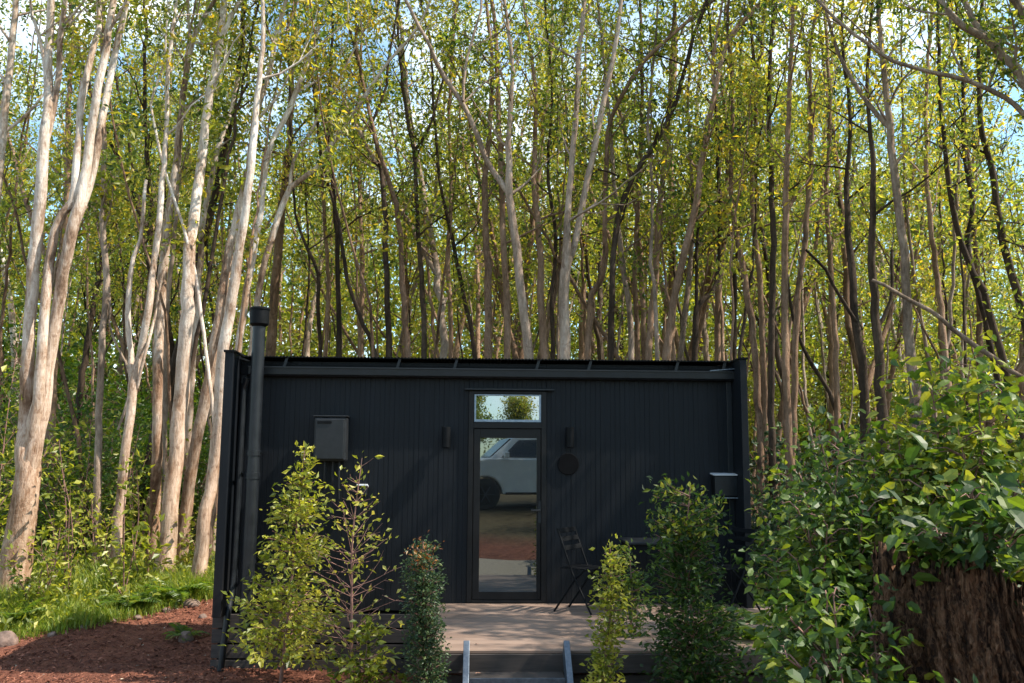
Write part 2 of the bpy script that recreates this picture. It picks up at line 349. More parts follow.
# ------------------------------------------------------------------ trees
def branches(stem, srad, rng, z0, n, Lb, az0=None, spread=1.0):
    """Limbs along a stem above z0. Returns tubes and leaf clump centres."""
    tubes = []; cl = []
    z = stem[:, 2]; zt = z[-1]
    for k in range(n):
        u = (k+rng.uniform(.1, .9))/n; zz = z0+(zt-z0)*u**.85
        i = int(np.clip(np.searchsorted(z, zz), 1, len(stem)-1)); p = stem[i].copy()
        az = k*2.4+rng.uniform(-.7, .7) if az0 is None else az0+rng.normal()*spread
        el = rng.uniform(.35, 1.05); ln = Lb*rng.uniform(.45, 1.1)*(1-.4*u)
        d = np.array([math.cos(az)*math.cos(el), math.sin(az)*math.cos(el), math.sin(el)])
        m = 6; pts = [p]
        for s in range(m):
            d = unit(d+rng.normal(size=3)*.14+np.array([0, 0, .05])); pts.append(pts[-1]+d*ln/m)
        pts = np.array(pts); r0 = min(srad[i]*.5, .014+.012*ln)
        tubes.append((pts, np.linspace(r0, .005, m+1), 5))
        for s in range(2, m+1): cl.append(pts[s])
        for q in range(3):
            j = rng.integers(1, m); b = pts[j]; dd = unit(d+rng.normal(size=3)*.75); tl = ln*rng.uniform(.25, .55)
            tp = np.array([b, b+dd*tl*.5, b+unit(dd+np.array([0, 0, .3]))*tl])
            tubes.append((tp, np.array([r0*.45, r0*.3, .003]), 4)); cl += [tp[1], tp[2], tp[2]+rng.normal(size=3)*.12]
    for q in range(6): cl.append(stem[-1]+rng.normal(size=3)*.25)
    return tubes, cl
def wood(tubes, rng, rough=.035):
    V = []; F = []; o = 0
    for pts, rad, n in tubes:
        v, f = tube_np(pts, rad, n, rough if n > 6 else 0, rng); V.append(v); F.append(f+o); o += len(v)
    return np.vstack(V), np.vstack(F)
def make_tree(name, label, cat, group, base, stems, rng, bark, z0, nb, Lb, per, leaf=.12, sig=.27, leafm='leaf', tint0=.5, asp=.42):
    base = np.asarray(base, float); root = thing(name, label, cat, base, 0, group)
    tb = []; cl = []
    for j, (pts, r0, r1) in enumerate(stems):
        sp = smooth_path(np.asarray(pts)-base, .3); t = np.linspace(0, 1, len(sp)); rad = r0+(r1-r0)*t**.9
        sp[1:-1] += rng.normal(size=(len(sp)-2, 3))*np.array([.010, .02, .0])
        if j == 0: rad = rad*(1+.35*np.exp(-(sp[:, 2]-sp[0, 2])/.35))
        tb.append((sp, rad, 11))
        n = nb if j == 0 else max(3, int(nb*.6))
        if n:
            t2, c2 = branches(sp, rad, rng, max(z0, sp[0, 2]+.5) if j else z0, n, Lb); tb += t2; cl += c2
    V, F = wood(tb, rng); mesh_np('trunk', V, F, MAT[bark], root, True)
    if cl and per:
        cl = np.array(cl); cl = cl[rng.random(len(cl)) < .6]; v, f, a = scatter(cl, int(per*1.6), sig, rng, leaf, asp, tint0=tint0); mesh_np('crown', v, f, MAT[leafm], root, False, a)
    return root
def copy_thing(root, loc, rz=0, sc=1.0, label=None, group=None, mats=None):
    c = root.copy(); COL.objects.link(c); c.location = Vector([float(q) for q in loc]); c.rotation_euler = (0, 0, rz); c.scale = (sc, sc, sc)
    if label: c['label'] = label
    if group: c['group'] = group
    for ch in list(root.children):
        d = ch.copy(); COL.objects.link(d); d.parent = c
        for g in ch.children:
            e = g.copy(); COL.objects.link(e); e.parent = d
        if mats and ch.name.startswith('trunk'):
            d.material_slots[0].link = 'OBJECT'; d.material_slots[0].material = MAT[mats]
    return c
def traced(label, Y, stems, bark='bark_brown', top=14.5, z0=5.0, nb=14, Lb=1.9, per=9, name='tree', tint0=.55, leaf=.112, group=None, wander=.25, base=None, cat='tree', sig=.19):
    """Stems traced in the photo: lists of (px, py, width px); placed at their own depth Y, run down to the ground and up past the frame."""
    rng = np.random.default_rng(int(abs(stems[0][0][0]*31+stems[0][0][1]*7+Y*100)))
    out = []
    for j, st in enumerate(stems):
        ys = Y+np.cumsum(rng.normal(0, wander*.4, len(st))) if j == 0 else None
        if j == 0: y_first = ys
        else:
            ref = stems[0]; py0 = st[0][1]; order = sorted(range(len(ref)), key=lambda i: ref[i][1])
            yj = np.interp(py0, [ref[i][1] for i in order], [y_first[i] for i in order]); ys = yj+np.cumsum(np.r_[0, rng.normal(.05, wander*.5, len(st)-1)])
        pts = [P(s[0], s[1], y) for s, y in zip(st, ys)]
        wr = [s[2]*y/FPX/2*.8 for s, y in zip(st, ys)]
        if j == 0:
            p = pts[0]; g = float(G(p[0], p[1]))
            if p[2] > g+.15:
                q = pts[1]; d = (p-q)/max(.2, q[2]-p[2]); h = p[2]-g
                b = p+d*np.array([.5, .5, 1])*h; b[2] = float(G(b[0], b[1]))-.08
                mid = (p+b)/2; pts = [b, mid]+pts; wr = [wr[0]*1.25, wr[0]*1.1]+wr
            else: pts[0][2] = g-.08
        if st[-1][1] < 140 and top > pts[-1][2]:
            d = unit(pts[-1]-pts[-2]); h = top-pts[-1][2]
            e1 = pts[-1]+d*h*.5+rng.normal(size=3)*.15; e2 = pts[-1]+(d*.8+np.array([0, 0, .25]))*h+rng.normal(size=3)*.3; pts += [e1, e2]; wr += [wr[-1]*.7, .012]
        out.append((np.array(pts), wr))
    basep = out[0][0][0].copy(); basep[2] += .08
    root = thing(name, label, cat, basep, 0, group); tb = []; cl = []
    for j, (pts, wr) in enumerate(out):
        sp = smooth_path(pts-basep, .25); s0 = np.r_[0, np.cumsum(np.linalg.norm(np.diff(pts, axis=0), axis=1))]; s1 = np.r_[0, np.cumsum(np.linalg.norm(np.diff(sp, axis=0), axis=1))]
        rad = np.interp(s1/s1[-1], s0/s0[-1], wr)
        sp[1:-1] += rng.normal(size=(len(sp)-2, 3))*np.array([.008, .012, 0])
        if j == 0: rad = rad*(1+.45*np.exp(-(sp[:, 2]-sp[0, 2])/.3))
        tb.append((sp, rad, 12)); n = nb if j == 0 else max(2, int(nb*.5))
        if n and sp[-1, 2] > z0+.8:
            t2, c2 = branches(sp, rad, rng, max(z0, sp[0, 2]+.6), n, Lb); tb += t2; cl += c2
    V, F = wood(tb, rng); mesh_np('trunk', V, F, MAT[bark], root, True)
    if cl and per:
        cl = np.array(cl); cl = cl[rng.random(len(cl)) < .6]; v, f, a = scatter(cl, int(per*1.55), sig, rng, leaf, .42, tint0=tint0); mesh_np('crown', v, f, MAT['leaf'], root, False, a)
    return root

# ---- traced trees, left: pale sunlit trunks
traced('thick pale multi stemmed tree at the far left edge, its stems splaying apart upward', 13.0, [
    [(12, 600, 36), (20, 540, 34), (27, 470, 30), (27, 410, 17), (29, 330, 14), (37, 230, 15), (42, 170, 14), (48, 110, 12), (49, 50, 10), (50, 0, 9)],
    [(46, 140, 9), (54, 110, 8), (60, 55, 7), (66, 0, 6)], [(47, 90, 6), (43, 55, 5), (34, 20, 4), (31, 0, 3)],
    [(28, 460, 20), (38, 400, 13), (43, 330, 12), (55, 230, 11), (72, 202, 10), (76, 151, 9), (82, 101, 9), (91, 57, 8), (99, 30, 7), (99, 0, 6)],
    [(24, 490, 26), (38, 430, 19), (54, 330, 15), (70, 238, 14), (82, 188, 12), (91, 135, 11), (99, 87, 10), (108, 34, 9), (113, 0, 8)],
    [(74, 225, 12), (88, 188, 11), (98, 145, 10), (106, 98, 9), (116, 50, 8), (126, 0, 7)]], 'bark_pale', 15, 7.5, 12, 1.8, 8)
traced('pale slim trunk cut by the left edge of the photo, upper part only', 14.5, [[(-32, 450, 13), (-12, 260, 11), (1, 152, 10), (8, 84, 9), (17, 0, 7)]], 'bark_pale', 14, 7, 11)
traced('brown upright trunk with a thin white vine stem curling beside it, left wood', 15.0, [
    [(97, 590, 11), (98, 459, 9), (99, 415, 8), (101, 348, 8), (106, 280, 8), (103, 230, 7), (104, 140, 6), (101, 60, 5), (104, 0, 4)],
    [(118, 430, 3), (130, 378, 3), (112, 335, 2.6), (110, 310, 2.6), (108, 274, 2.6), (98, 230, 2.2), (94, 205, 1.8)]], 'bark_grey', 14, 5, 14)
traced('pale forked tree whose two arms make a narrow V, left of the chimney', 14.2, [
    [(112, 592, 14), (118, 520, 12), (126, 450, 11), (133, 385, 11), (140, 355, 9), (148, 314, 9), (153, 264, 8), (159, 225, 8), (165, 150, 6), (169, 60, 5), (176, 0, 4)],
    [(133, 385, 9), (131, 355, 7), (128, 314, 7), (130, 274, 6), (140, 240, 5), (146, 180, 4)], [(137, 388, 4), (146, 350, 4), (155, 316, 3.5), (163, 270, 3)]], 'bark_pale', 14, 6.5, 11)
traced('slender white leaning stem with a sharp kink, crossing the trunks at upper left', 14.6, [
    [(226, 560, 5), (212, 400, 4.5), (196, 280, 4), (182, 222, 3.6), (168, 182, 3.4), (157, 138, 3.2), (150, 104, 3), (158, 81, 3), (165, 54, 2.6), (166, 20, 2)]], 'bark_pale', 11, 7.5, 5, 1.0)
traced('straight pale trunk bending right near its top, between V shaped tree and thickest trunk', 15.2, [
    [(152, 568, 15), (155, 500, 13), (158, 420, 12), (160, 314, 12), (167, 230, 11), (175, 175, 9), (182, 111, 8), (187, 67, 7), (195, 37, 6), (215, 0, 5)],
    [(187, 75, 5), (190, 40, 4), (188, 0, 4)]], 'bark_pale', 14.5, 7.2, 11)
traced('thin brown trunk close against the straight pale trunk on its right', 16.2, [
    [(165, 560, 7), (165, 459, 6.5), (165, 365, 6), (168, 297, 6), (175, 230, 5), (181, 150, 4), (186, 60, 3.5), (196, 0, 3)]], 'bark_grey', 13.5, 5, 13)
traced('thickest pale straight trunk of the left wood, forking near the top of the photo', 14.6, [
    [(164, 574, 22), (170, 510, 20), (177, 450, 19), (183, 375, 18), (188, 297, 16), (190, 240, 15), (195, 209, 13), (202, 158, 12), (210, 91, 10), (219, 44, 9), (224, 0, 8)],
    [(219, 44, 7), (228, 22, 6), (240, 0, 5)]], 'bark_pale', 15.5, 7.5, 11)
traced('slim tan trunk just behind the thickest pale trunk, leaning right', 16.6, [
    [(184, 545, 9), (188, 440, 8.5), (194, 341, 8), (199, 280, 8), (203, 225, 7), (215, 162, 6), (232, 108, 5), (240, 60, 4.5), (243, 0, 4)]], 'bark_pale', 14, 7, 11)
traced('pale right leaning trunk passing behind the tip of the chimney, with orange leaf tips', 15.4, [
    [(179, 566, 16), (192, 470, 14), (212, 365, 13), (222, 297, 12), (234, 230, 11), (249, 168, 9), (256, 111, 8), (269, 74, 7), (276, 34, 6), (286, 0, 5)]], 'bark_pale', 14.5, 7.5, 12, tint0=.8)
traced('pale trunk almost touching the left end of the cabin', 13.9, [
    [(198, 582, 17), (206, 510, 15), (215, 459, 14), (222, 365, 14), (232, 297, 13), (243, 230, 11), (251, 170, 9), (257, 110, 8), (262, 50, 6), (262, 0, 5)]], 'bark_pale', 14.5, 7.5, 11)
traced('white diagonal trunk leaning far right above the chimney', 15.8, [
    [(210, 570, 12), (222, 470, 10), (235, 370, 9), (247, 290, 8.5), (258, 229, 8), (269, 151, 7), (290, 108, 7), (306, 67, 6), (318, 27, 5), (325, 0, 4)]], 'bark_pale', 14, 8, 11, tint0=.75)
traced('grey tree bending sharply right beyond the chimney, then climbing again', 16.0, [
    [(246, 420, 8), (252, 340, 8), (258, 298, 8), (266, 257, 8), (277, 220, 8), (290, 188, 7.5), (317, 168, 6.5), (333, 141, 6), (367, 94, 5), (384, 67, 4)],
    [(290, 188, 5), (294, 160, 4.5), (312, 130, 4), (328, 100, 3)]], 'bark_pale', 12.5, 7, 10, tint0=.65)
# ---- traced, behind the left half of the roof
mid = [
 ('thin dark stem curving left, first right of the chimney', 19, [[(320, 345, 5), (318, 311, 5), (318, 274, 4.5), (308, 250, 4), (298, 225, 3.5), (292, 170, 3), (290, 90, 3)]], 'bark_dark'),
 ('straight slim brown trunk above the water heater', 20, [[(325, 355, 5.5), (328, 301, 5), (327, 257, 5), (322, 180, 4), (316, 90, 3.5), (318, 0, 3)]], 'bark_brown'),
 ('upright dark trunk just right of the water heater line', 18, [[(340, 355, 6.5), (338, 284, 6), (337, 234, 6), (333, 190, 5), (328, 120, 4.5), (332, 40, 3.5), (330, 0, 3)]], 'bark_dark'),
 ('dark trunk leaning hard to the left, its foot right of the water heater', 17, [[(375, 355, 6), (364, 325, 5.5), (350, 291, 5), (345, 264, 5), (338, 220, 4), (322, 160, 3.5), (316, 110, 3)]], 'bark_dark'),
 ('straight brown stem crossing behind the hard leaning dark trunk', 21, [[(360, 348, 6), (362, 301, 6), (362, 244, 5.5), (360, 200, 5), (358, 120, 4), (362, 30, 3)]], 'bark_brown'),
 ('tall dark trunk bowing left toward its top, above the bare branched shrub', 17.5, [[(389, 355, 8), (387, 301, 7.5), (386, 257, 7), (385, 220, 7), (381, 168, 6), (371, 118, 5), (362, 80, 4), (350, 30, 3.5), (345, 0, 3)], [(372, 122, 4), (384, 95, 3.5), (392, 40, 3)]], 'bark_dark'),
 ('brown trunk sweeping left as it rises, left of the wall lamp', 17.2, [[(407, 355, 8), (404, 301, 7.5), (401, 250, 7), (399, 220, 6.5), (391, 188, 6), (376, 141, 5), (367, 101, 4.5), (356, 40, 3.5)]], 'bark_brown'),
 ('slim dark trunk with a fork high up, above the left wall lamp', 18.2, [[(424, 355, 7), (423, 301, 6.5), (419, 250, 6), (417, 210, 5.5), (414, 151, 5), (408, 125, 4.5), (400, 60, 4), (398, 0, 3)], [(414, 151, 4), (428, 130, 3.5), (440, 90, 3)]], 'bark_dark'),
 ('straight thin trunk rising right of the left wall lamp', 19.5, [[(451, 355, 6), (450, 301, 6), (448, 250, 5.5), (451, 200, 5), (449, 110, 4), (455, 20, 3)]], 'bark_brown'),
 ('thin dark trunk leaning left to meet the straight one near the left lamp', 18.8, [[(475, 355, 6), (465, 301, 5.5), (451, 234, 5), (440, 180, 4), (434, 110, 3.5), (430, 40, 3)]], 'bark_dark'),
 ('stout brown trunk above the left edge of the door', 16.4, [[(488, 355, 10), (488, 301, 9.5), (487, 250, 9), (484, 200, 8), (488, 150, 6.5), (492, 67, 5), (486, 0, 4)]], 'bark_brown'),
 ('straight brown trunk directly above the middle of the door', 16.8, [[(508, 355, 9), (507, 301, 8.5), (503, 229, 8), (500, 151, 7), (497, 67, 6), (492, 0, 5)]], 'bark_brown'),
 ('grey trunk swinging left in one long curved limb above the door', 15.0, [[(529, 356, 12), (522, 301, 11), (517, 250, 11), (510, 195, 10), (509, 130, 7), (512, 60, 5), (505, 0, 4)], [(510, 195, 8), (485, 158, 7), (471, 118, 6.5), (444, 77, 6), (431, 50, 5), (411, 10, 4.5)], [(463, 101, 4), (466, 60, 3.5), (480, 10, 3)]], 'bark_grey'),
 ('dark trunk close to the right of the curved grey tree', 17.0, [[(544, 355, 9.5), (541, 301, 9), (539, 234, 8), (534, 180, 7), (536, 100, 5), (526, 20, 4)]], 'bark_brown'),
 ('dark slim stem hugging the left of the thick grey forked trunk', 18.0, [[(553, 356, 6), (552, 300, 5.5), (556, 240, 5), (548, 170, 4), (552, 90, 3.5), (545, 0, 3)]], 'bark_dark'),
 ('thick grey trunk dividing into two equal arms above the round wall disc', 14.8, [[(565, 357, 14), (564, 294, 13), (567, 262, 13), (567, 222, 8.5), (574, 141, 7.5), (579, 60, 6.5), (584, 0, 6)], [(568, 262, 10), (574, 248, 9), (579, 222, 8.5), (591, 162, 8), (603, 104, 7), (613, 60, 6), (621, 0, 5)]], 'bark_grey'),
 ('brown trunk with a kinked elbow, right of the thick grey fork', 16.5, [[(588, 356, 9), (590, 315, 8.5), (592, 294, 8), (601, 280, 7.5), (606, 250, 7), (605, 222, 6.5), (608, 135, 6), (623, 94, 5.5), (640, 67, 5.5), (670, 37, 5), (714, 0, 4)]], 'bark_brown'),
 ('black crooked trunk sweeping right across the middle of the canopy', 15.6, [[(611, 357, 8), (612, 300, 8), (613, 260, 7.5), (616, 229, 7.5), (630, 182, 7), (660, 135, 7), (677, 98, 6), (690, 50, 5), (704, 7, 4)]], 'bark_dark'),
 ('grey brown trunk leaning left behind the black crooked one', 17.4, [[(631, 357, 8), (630, 318, 7.5), (623, 267, 7), (616, 200, 6), (610, 130, 5), (604, 60, 4)]], 'bark_grey'),
 ('straight mid brown trunk right of the black crooked one', 17.8, [[(638, 357, 7), (635, 284, 6.5), (638, 200, 6), (642, 110, 5), (640, 0, 4)]], 'bark_brown'),
 ('brown trunk tilting right, above the dense green shrub', 16.6, [[(648, 358, 9), (655, 284, 8.5), (658, 229, 8), (665, 151, 7), (670, 87, 6), (675, 0, 5)]], 'bark_brown'),
 ('stout dark trunk tilting right and dividing near the top, left of the meter box', 15.8, [[(667, 358, 11), (674, 301, 10), (685, 250, 9.5), (695, 210, 9), (704, 151, 8), (714, 94, 6.5), (727, 44, 5.5), (748, 15, 5)], [(714, 94, 4.5), (714, 50, 4), (722, 0, 3)]], 'bark_brown'),
 ('slim trunk tucked against the stout right tilting one', 17.6, [[(680, 358, 7.5), (684, 325, 7), (690, 267, 6.5), (693, 200, 5), (688, 100, 4), (694, 0, 3)]], 'bark_grey'),
 ('black trunk with a stepped bend, above the meter box', 17.2, [[(695, 358, 8), (697, 308, 7.5), (711, 294, 6.5), (719, 267, 6), (719, 200, 5.5), (716, 110, 4), (710, 20, 3)], [(697, 308, 5), (696, 260, 4), (700, 200, 3)]], 'bark_dark'),
 ('upright brown trunk near the right end of the roof', 18.4, [[(717, 358, 8), (719, 284, 7), (726, 222, 6.5), (727, 141, 5.5), (721, 67, 4), (726, 0, 3)]], 'bark_brown'),
 ('thin dark trunk rising over the right corner of the roof', 19.5, [[(734, 358, 6), (736, 267, 5.5), (742, 190, 5), (738, 100, 4), (745, 0, 3)]], 'bark_dark'),
 ('brown trunk bowing left beside the right end of the cabin', 15.5, [[(760, 445, 9), (758, 400, 9), (753, 335, 8.5), (744, 277, 8), (738, 240, 7), (731, 190, 6), (733, 100, 5), (728, 10, 4)]], 'bark_brown'),
 ('brown trunk second to the right of the cabin end', 16.5, [[(765, 440, 8), (763, 335, 7.5), (759, 267, 7), (752, 200, 6), (756, 100, 5), (750, 0, 4)]], 'bark_brown'),
 ('dark upright trunk third to the right of the cabin', 15.6, [[(772, 440, 9), (771, 380, 8.5), (773, 230, 7.5), (769, 120, 6), (774, 0, 5)]], 'bark_dark'),
 ('straight brown trunk with a sunlit strip on its right side, right of the cabin', 14.6, [[(789, 450, 10), (786, 380, 9.5), (785, 331, 9), (785, 230, 8.5), (788, 150, 7), (790, 67, 6), (793, 0, 5)]], 'bark_brown'),
 ('rust brown trunk tilting right with its foot beside the sunlit one', 15.0, [[(793, 440, 9), (797, 314, 8), (805, 237, 7), (812, 150, 6), (810, 60, 5), (818, 0, 4)]], 'bark_brown'),
 ('slim dark tree leaning left over the ferns, right wood', 17, [[(845, 438, 6), (829, 392, 5.5), (812, 365, 5), (798, 335, 4.5), (790, 300, 4), (784, 240, 3.5)]], 'bark_dark'),
 ('dark twisted trunk, leftmost of the black clump behind the big bush', 14.0, [[(866, 445, 13), (862, 365, 11), (854, 314, 10), (852, 264, 9), (846, 200, 7), (850, 120, 5), (842, 40, 4)], [(862, 330, 5), (842, 300, 4.5), (826, 270, 4), (806, 250, 3)]], 'bark_dark'),
 ('dark thick trunk, right hand of the black clump behind the big bush', 13.6, [[(884, 445, 14), (879, 365, 12), (874, 297, 11), (871, 247, 9), (874, 180, 7), (868, 100, 5), (872, 0, 4)], [(876, 330, 6), (890, 300, 5), (892, 250, 4)]], 'bark_dark'),
 ('grey mottled trunk that forks left and right in front of the right hand wood', 12.8, [[(920, 450, 15), (916, 405, 14), (909, 331, 12), (906, 280, 11), (903, 230, 10.5), (894, 168, 10), (890, 125, 9), (884, 67, 7), (879, 0, 6)], [(890, 128, 7), (869, 104, 6), (855, 84, 6), (838, 54, 5), (826, 10, 4)]], 'bark_grey'),
 ('dark slanting trunk leaning left behind the top of the big bush', 13.8, [[(1028, 450, 10), (1015, 405, 10), (1000, 348, 9), (983, 291, 8), (967, 258, 7.5), (955, 220, 7), (945, 150, 6), (940, 80, 5), (938, 0, 4)]], 'bark_dark'),
 ('dark slanting trunk at the right edge of the photo', 13.2, [[(1036, 400, 12), (1026, 331, 11), (1012, 274, 10), (1000, 225, 9), (992, 170, 8), (983, 135, 7), (978, 60, 5), (984, 0, 4)]], 'bark_dark'),
 ('brown trunk standing between the grey forked tree and the slanting dark one', 15.5, [[(950, 420, 8), (945, 350, 8), (938, 280, 7), (930, 220, 6), (926, 130, 5), (930, 30, 4)]], 'bark_brown'),
 ('slim black trunk leaning left, below the grey bough at upper right', 15, [[(1002, 400, 8), (985, 320, 7), (968, 250, 6.5), (972, 205, 6), (964, 150, 5), (962, 70, 4)]], 'bark_dark'),
 ('brown upright trunk between the black clump and the slim left leaning tree', 16.5, [[(838, 440, 8), (836, 360, 7), (832, 280, 6.5), (826, 200, 6), (830, 110, 5), (824, 0, 4)]], 'bark_brown'),
]
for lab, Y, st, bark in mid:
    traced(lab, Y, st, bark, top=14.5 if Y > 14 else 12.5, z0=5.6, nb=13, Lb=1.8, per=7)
# big tree outside the frame on the right: its boughs reach in
traced('large grey tree at the right edge, its crooked boughs reaching into the top corner', 11.0, [
    [(1120, 560, 34), (1100, 400, 30), (1070, 260, 26), (1050, 150, 22), (1024, 81, 12), (1004, 57, 11), (987, 39, 10), (963, 27, 9), (940, 0, 7)],
    [(990, 41, 9), (975, 22, 8), (962, -5, 7)], [(1060, 200, 14), (1046, 60, 12), (1026, 15, 11), (1008, -8, 9)],
    [(1054, 160, 10), (1024, 114, 7), (1004, 98, 6.5), (970, 81, 6), (930, 72, 5.5), (893, 61, 5), (869, 44, 4.5), (845, 27, 4), (818, 0, 3.5)],
    [(970, 81, 3.5), (957, 62, 3), (951, 40, 2.5), (950, 18, 2)]], 'bark_grey', top=9.5, z0=6.3, nb=9, Lb=1.6, per=10, wander=.1)
traced('pale dead leaning pole slanting down to the right edge over the big bush', 9.6, [
    [(1060, 402, 8), (1022, 378, 7), (997, 361, 6.5), (953, 328, 6), (930, 311, 5.5), (893, 291, 5), (872, 280, 4)]], 'bark_grey', top=3, nb=0, per=0, name='dead_branch', wander=.05, cat='branch')

# ---- fill trees: variants, then copies
def variant(k):
    rng = np.random.default_rng(100+k); H = rng.uniform(12.5, 17); r0 = rng.uniform(.085, .14)
    lean = rng.normal(0, .055, 2); pts = [np.array([0, 0, -.1])]; d = np.array([lean[0], lean[1], 1.])
    n = 9
    for i in range(n):
        d = unit(d+np.array([rng.normal(0, .06), rng.normal(0, .06), .0])); pts.append(pts[-1]+d*H/n)
    stems = [(np.array(pts), r0, .015)]
    if k % 3 != 0:
        i = int(rng.integers(2, 5)); az = rng.uniform(0, 6.28); q = [pts[i]]; dd = unit(d+np.array([math.cos(az), math.sin(az), .2])*.45)
        for s in range(5): dd = unit(dd+np.array([0, 0, .1])+rng.normal(size=3)*.06); q.append(q[-1]+dd*(H-pts[i][2])/5*.85)
        stems.append((np.array(q), r0*.55, .012))
    return make_tree('tree', 'x', 'tree', None, (0, 0, 0), stems, rng, 'bark_brown', 4.0 if k % 3 else 6.0, 15, 2.0, 8, .125, .2, tint0=.52)
variants = [variant(k) for k in range(12)]
LAND = [(35, 'behind the splayed multi stemmed tree'), (110, 'behind the V shaped pale tree'), (185, 'behind the thickest pale trunk'), (232, 'left of the chimney top'), (285, 'right of the chimney top'),
        (332, 'above the water heater'), (385, 'between water heater and left lamp'), (446, 'above the left wall lamp'), (508, 'above the door'), (568, 'above the right wall lamp'), (625, 'above the black chair'),
        (685, 'above the dense green shrub'), (735, 'above the right roof corner'), (785, 'just right of the cabin'), (850, 'left of the grey fork'), (905, 'behind the grey fork'), (960, 'above the big bush'), (1010, 'near the right edge')]
pos = []; tries = 0
rf = random.Random(11)
while len(pos) < 120 and tries < 20000:
    tries += 1
    Y = 17.5+26*rf.random()**.9; x = rf.uniform(-.62*Y-.5, .64*Y+1)
    if any((x-a)**2+(Y-b)**2 < 1.55**2 for a, b in pos): continue
    pos.append((x, Y))
pos.sort(key=lambda q: q[1])
used_v = set(); info = []
for i, (x, Y) in enumerate(pos):
    k = rf.randrange(12); rz = rf.uniform(0, 6.28); sc = rf.uniform(.85, 1.15); v = variants[k]
    base = (x, Y, float(G(x, Y))); tone = rf.choice(['brown', 'dark', 'grey', 'brown'])
    if x < -.35*Y and Y < 30 and rf.random() < .4: tone = 'pale'
    info.append((k, rz, sc, base, tone))
cnt = {}
for (k, rz, sc, base, tone) in info:
    if k not in used_v:
        used_v.add(k); o = variants[k]; o.location = Vector(base); o.rotation_euler = (0, 0, rz); o.scale = (sc,)*3
        tr = [c for c in o.children if c.name.startswith('trunk')][0]; tr.material_slots[0].link = 'OBJECT'; tr.material_slots[0].material = MAT['bark_'+tone]
    else: o = copy_thing(variants[k], base, rz, sc, mats='bark_'+tone)
    sx = variants[k].children
    # lean as the photo sees it, between 3 m and 10 m up
    m = [c for c in o.children if c.name.startswith('trunk')][0].data
    n0 = 11; vs = np.array([m.vertices[i].co[:] for i in range(0, 11*40, 11)]); rot = np.array([[math.cos(rz), -math.sin(rz)], [math.sin(rz), math.cos(rz)]])
    def at(h):
        i = int(np.argmin(abs(vs[:, 2]-h))); q = rot @ vs[i, :2]*sc; return proj((base[0]+q[0], base[1]+q[1], base[2]+vs[i, 2]*sc))
    a, b = at(2.5), at(9); lean = 'upright' if abs(b[0]-a[0]) < 7 else ('left leaning' if b[0] < a[0] else 'right leaning')
    pxm = at(4.5)[0]; zone = min(LAND, key=lambda q: abs(q[0]-pxm))[1]
    if pxm < -5: zone = 'past left edge'
    if pxm > 1030: zone = 'past right edge'
    far = 'near' if base[1] < 24 else ('half hidden' if base[1] < 33 else 'distant')
    lab = f'{far} {tone} {lean} trunk {zone}'
    lab = lab.replace('left leaning', 'leftward').replace('right leaning', 'rightward')
    o['label'] = lab; o['group'] = 'slender trunks filling the wood'
for k in range(12):
    if k not in used_v:
        for c in list(variants[k].children): bpy.data.objects.remove(c)
        bpy.data.objects.remove(variants[k])
def thin(k):
    rng = np.random.default_rng(300+k); H = rng.uniform(9, 13.5); r0 = rng.uniform(.032, .055); d = unit(np.array([rng.normal(0, .07), rng.normal(0, .07), 1.])); pts = [np.array([0, 0, -.1])]
    for i in range(9): d = unit(d+np.array([rng.normal(0, .06), rng.normal(0, .06), 0])); pts.append(pts[-1]+d*H/9)
    return make_tree('tree', 'x', 'tree', None, (0, 0, 0), [(np.array(pts), r0, .01)], rng, 'bark_brown', 5.0, 8, 1.3, 8, .13, .18, tint0=.55)
thins = [thin(k) for k in range(8)]; ut = set(); spots = []; tries = 0
while len(spots) < 112 and tries < 20000:
    tries += 1; Y = 14.6+17*rf.random(); x = rf.uniform(-.58*Y, .60*Y)
    if Y < 15.5 and abs(x) < 3: continue
    if any((x-a)**2+(Y-b)**2 < .8 for a, b in spots): continue
    spots.append((x, Y))
for i, (x, Y) in enumerate(spots):
    k = i % 8; rz = rf.uniform(0, 6.28); sc = rf.uniform(.85, 1.15); tone = rf.choice(['brown', 'grey', 'dark', 'brown']); z = float(G(x, Y))
    if k not in ut:
        ut.add(k); o = thins[k]; o.location = Vector((x, Y, z)); o.rotation_euler = (0, 0, rz); o.scale = (sc,)*3
        tr = [c for c in o.children if c.name.startswith('trunk')][0]; tr.material_slots[0].link = 'OBJECT'; tr.material_slots[0].material = MAT['bark_'+tone]
    else: o = copy_thing(thins[k], (x, Y, z), rz, sc, mats='bark_'+tone)
    pxm = proj((x, Y, z+4.5))[0]; zone = min(LAND, key=lambda q: abs(q[0]-pxm))[1]; far = 'front' if Y < 20 else ('middle' if Y < 26 else 'deep')
    o['label'] = f'{tone} pole thin tree, {far} rows, {zone}'; o['group'] = 'pole thin young trees between the trunks'
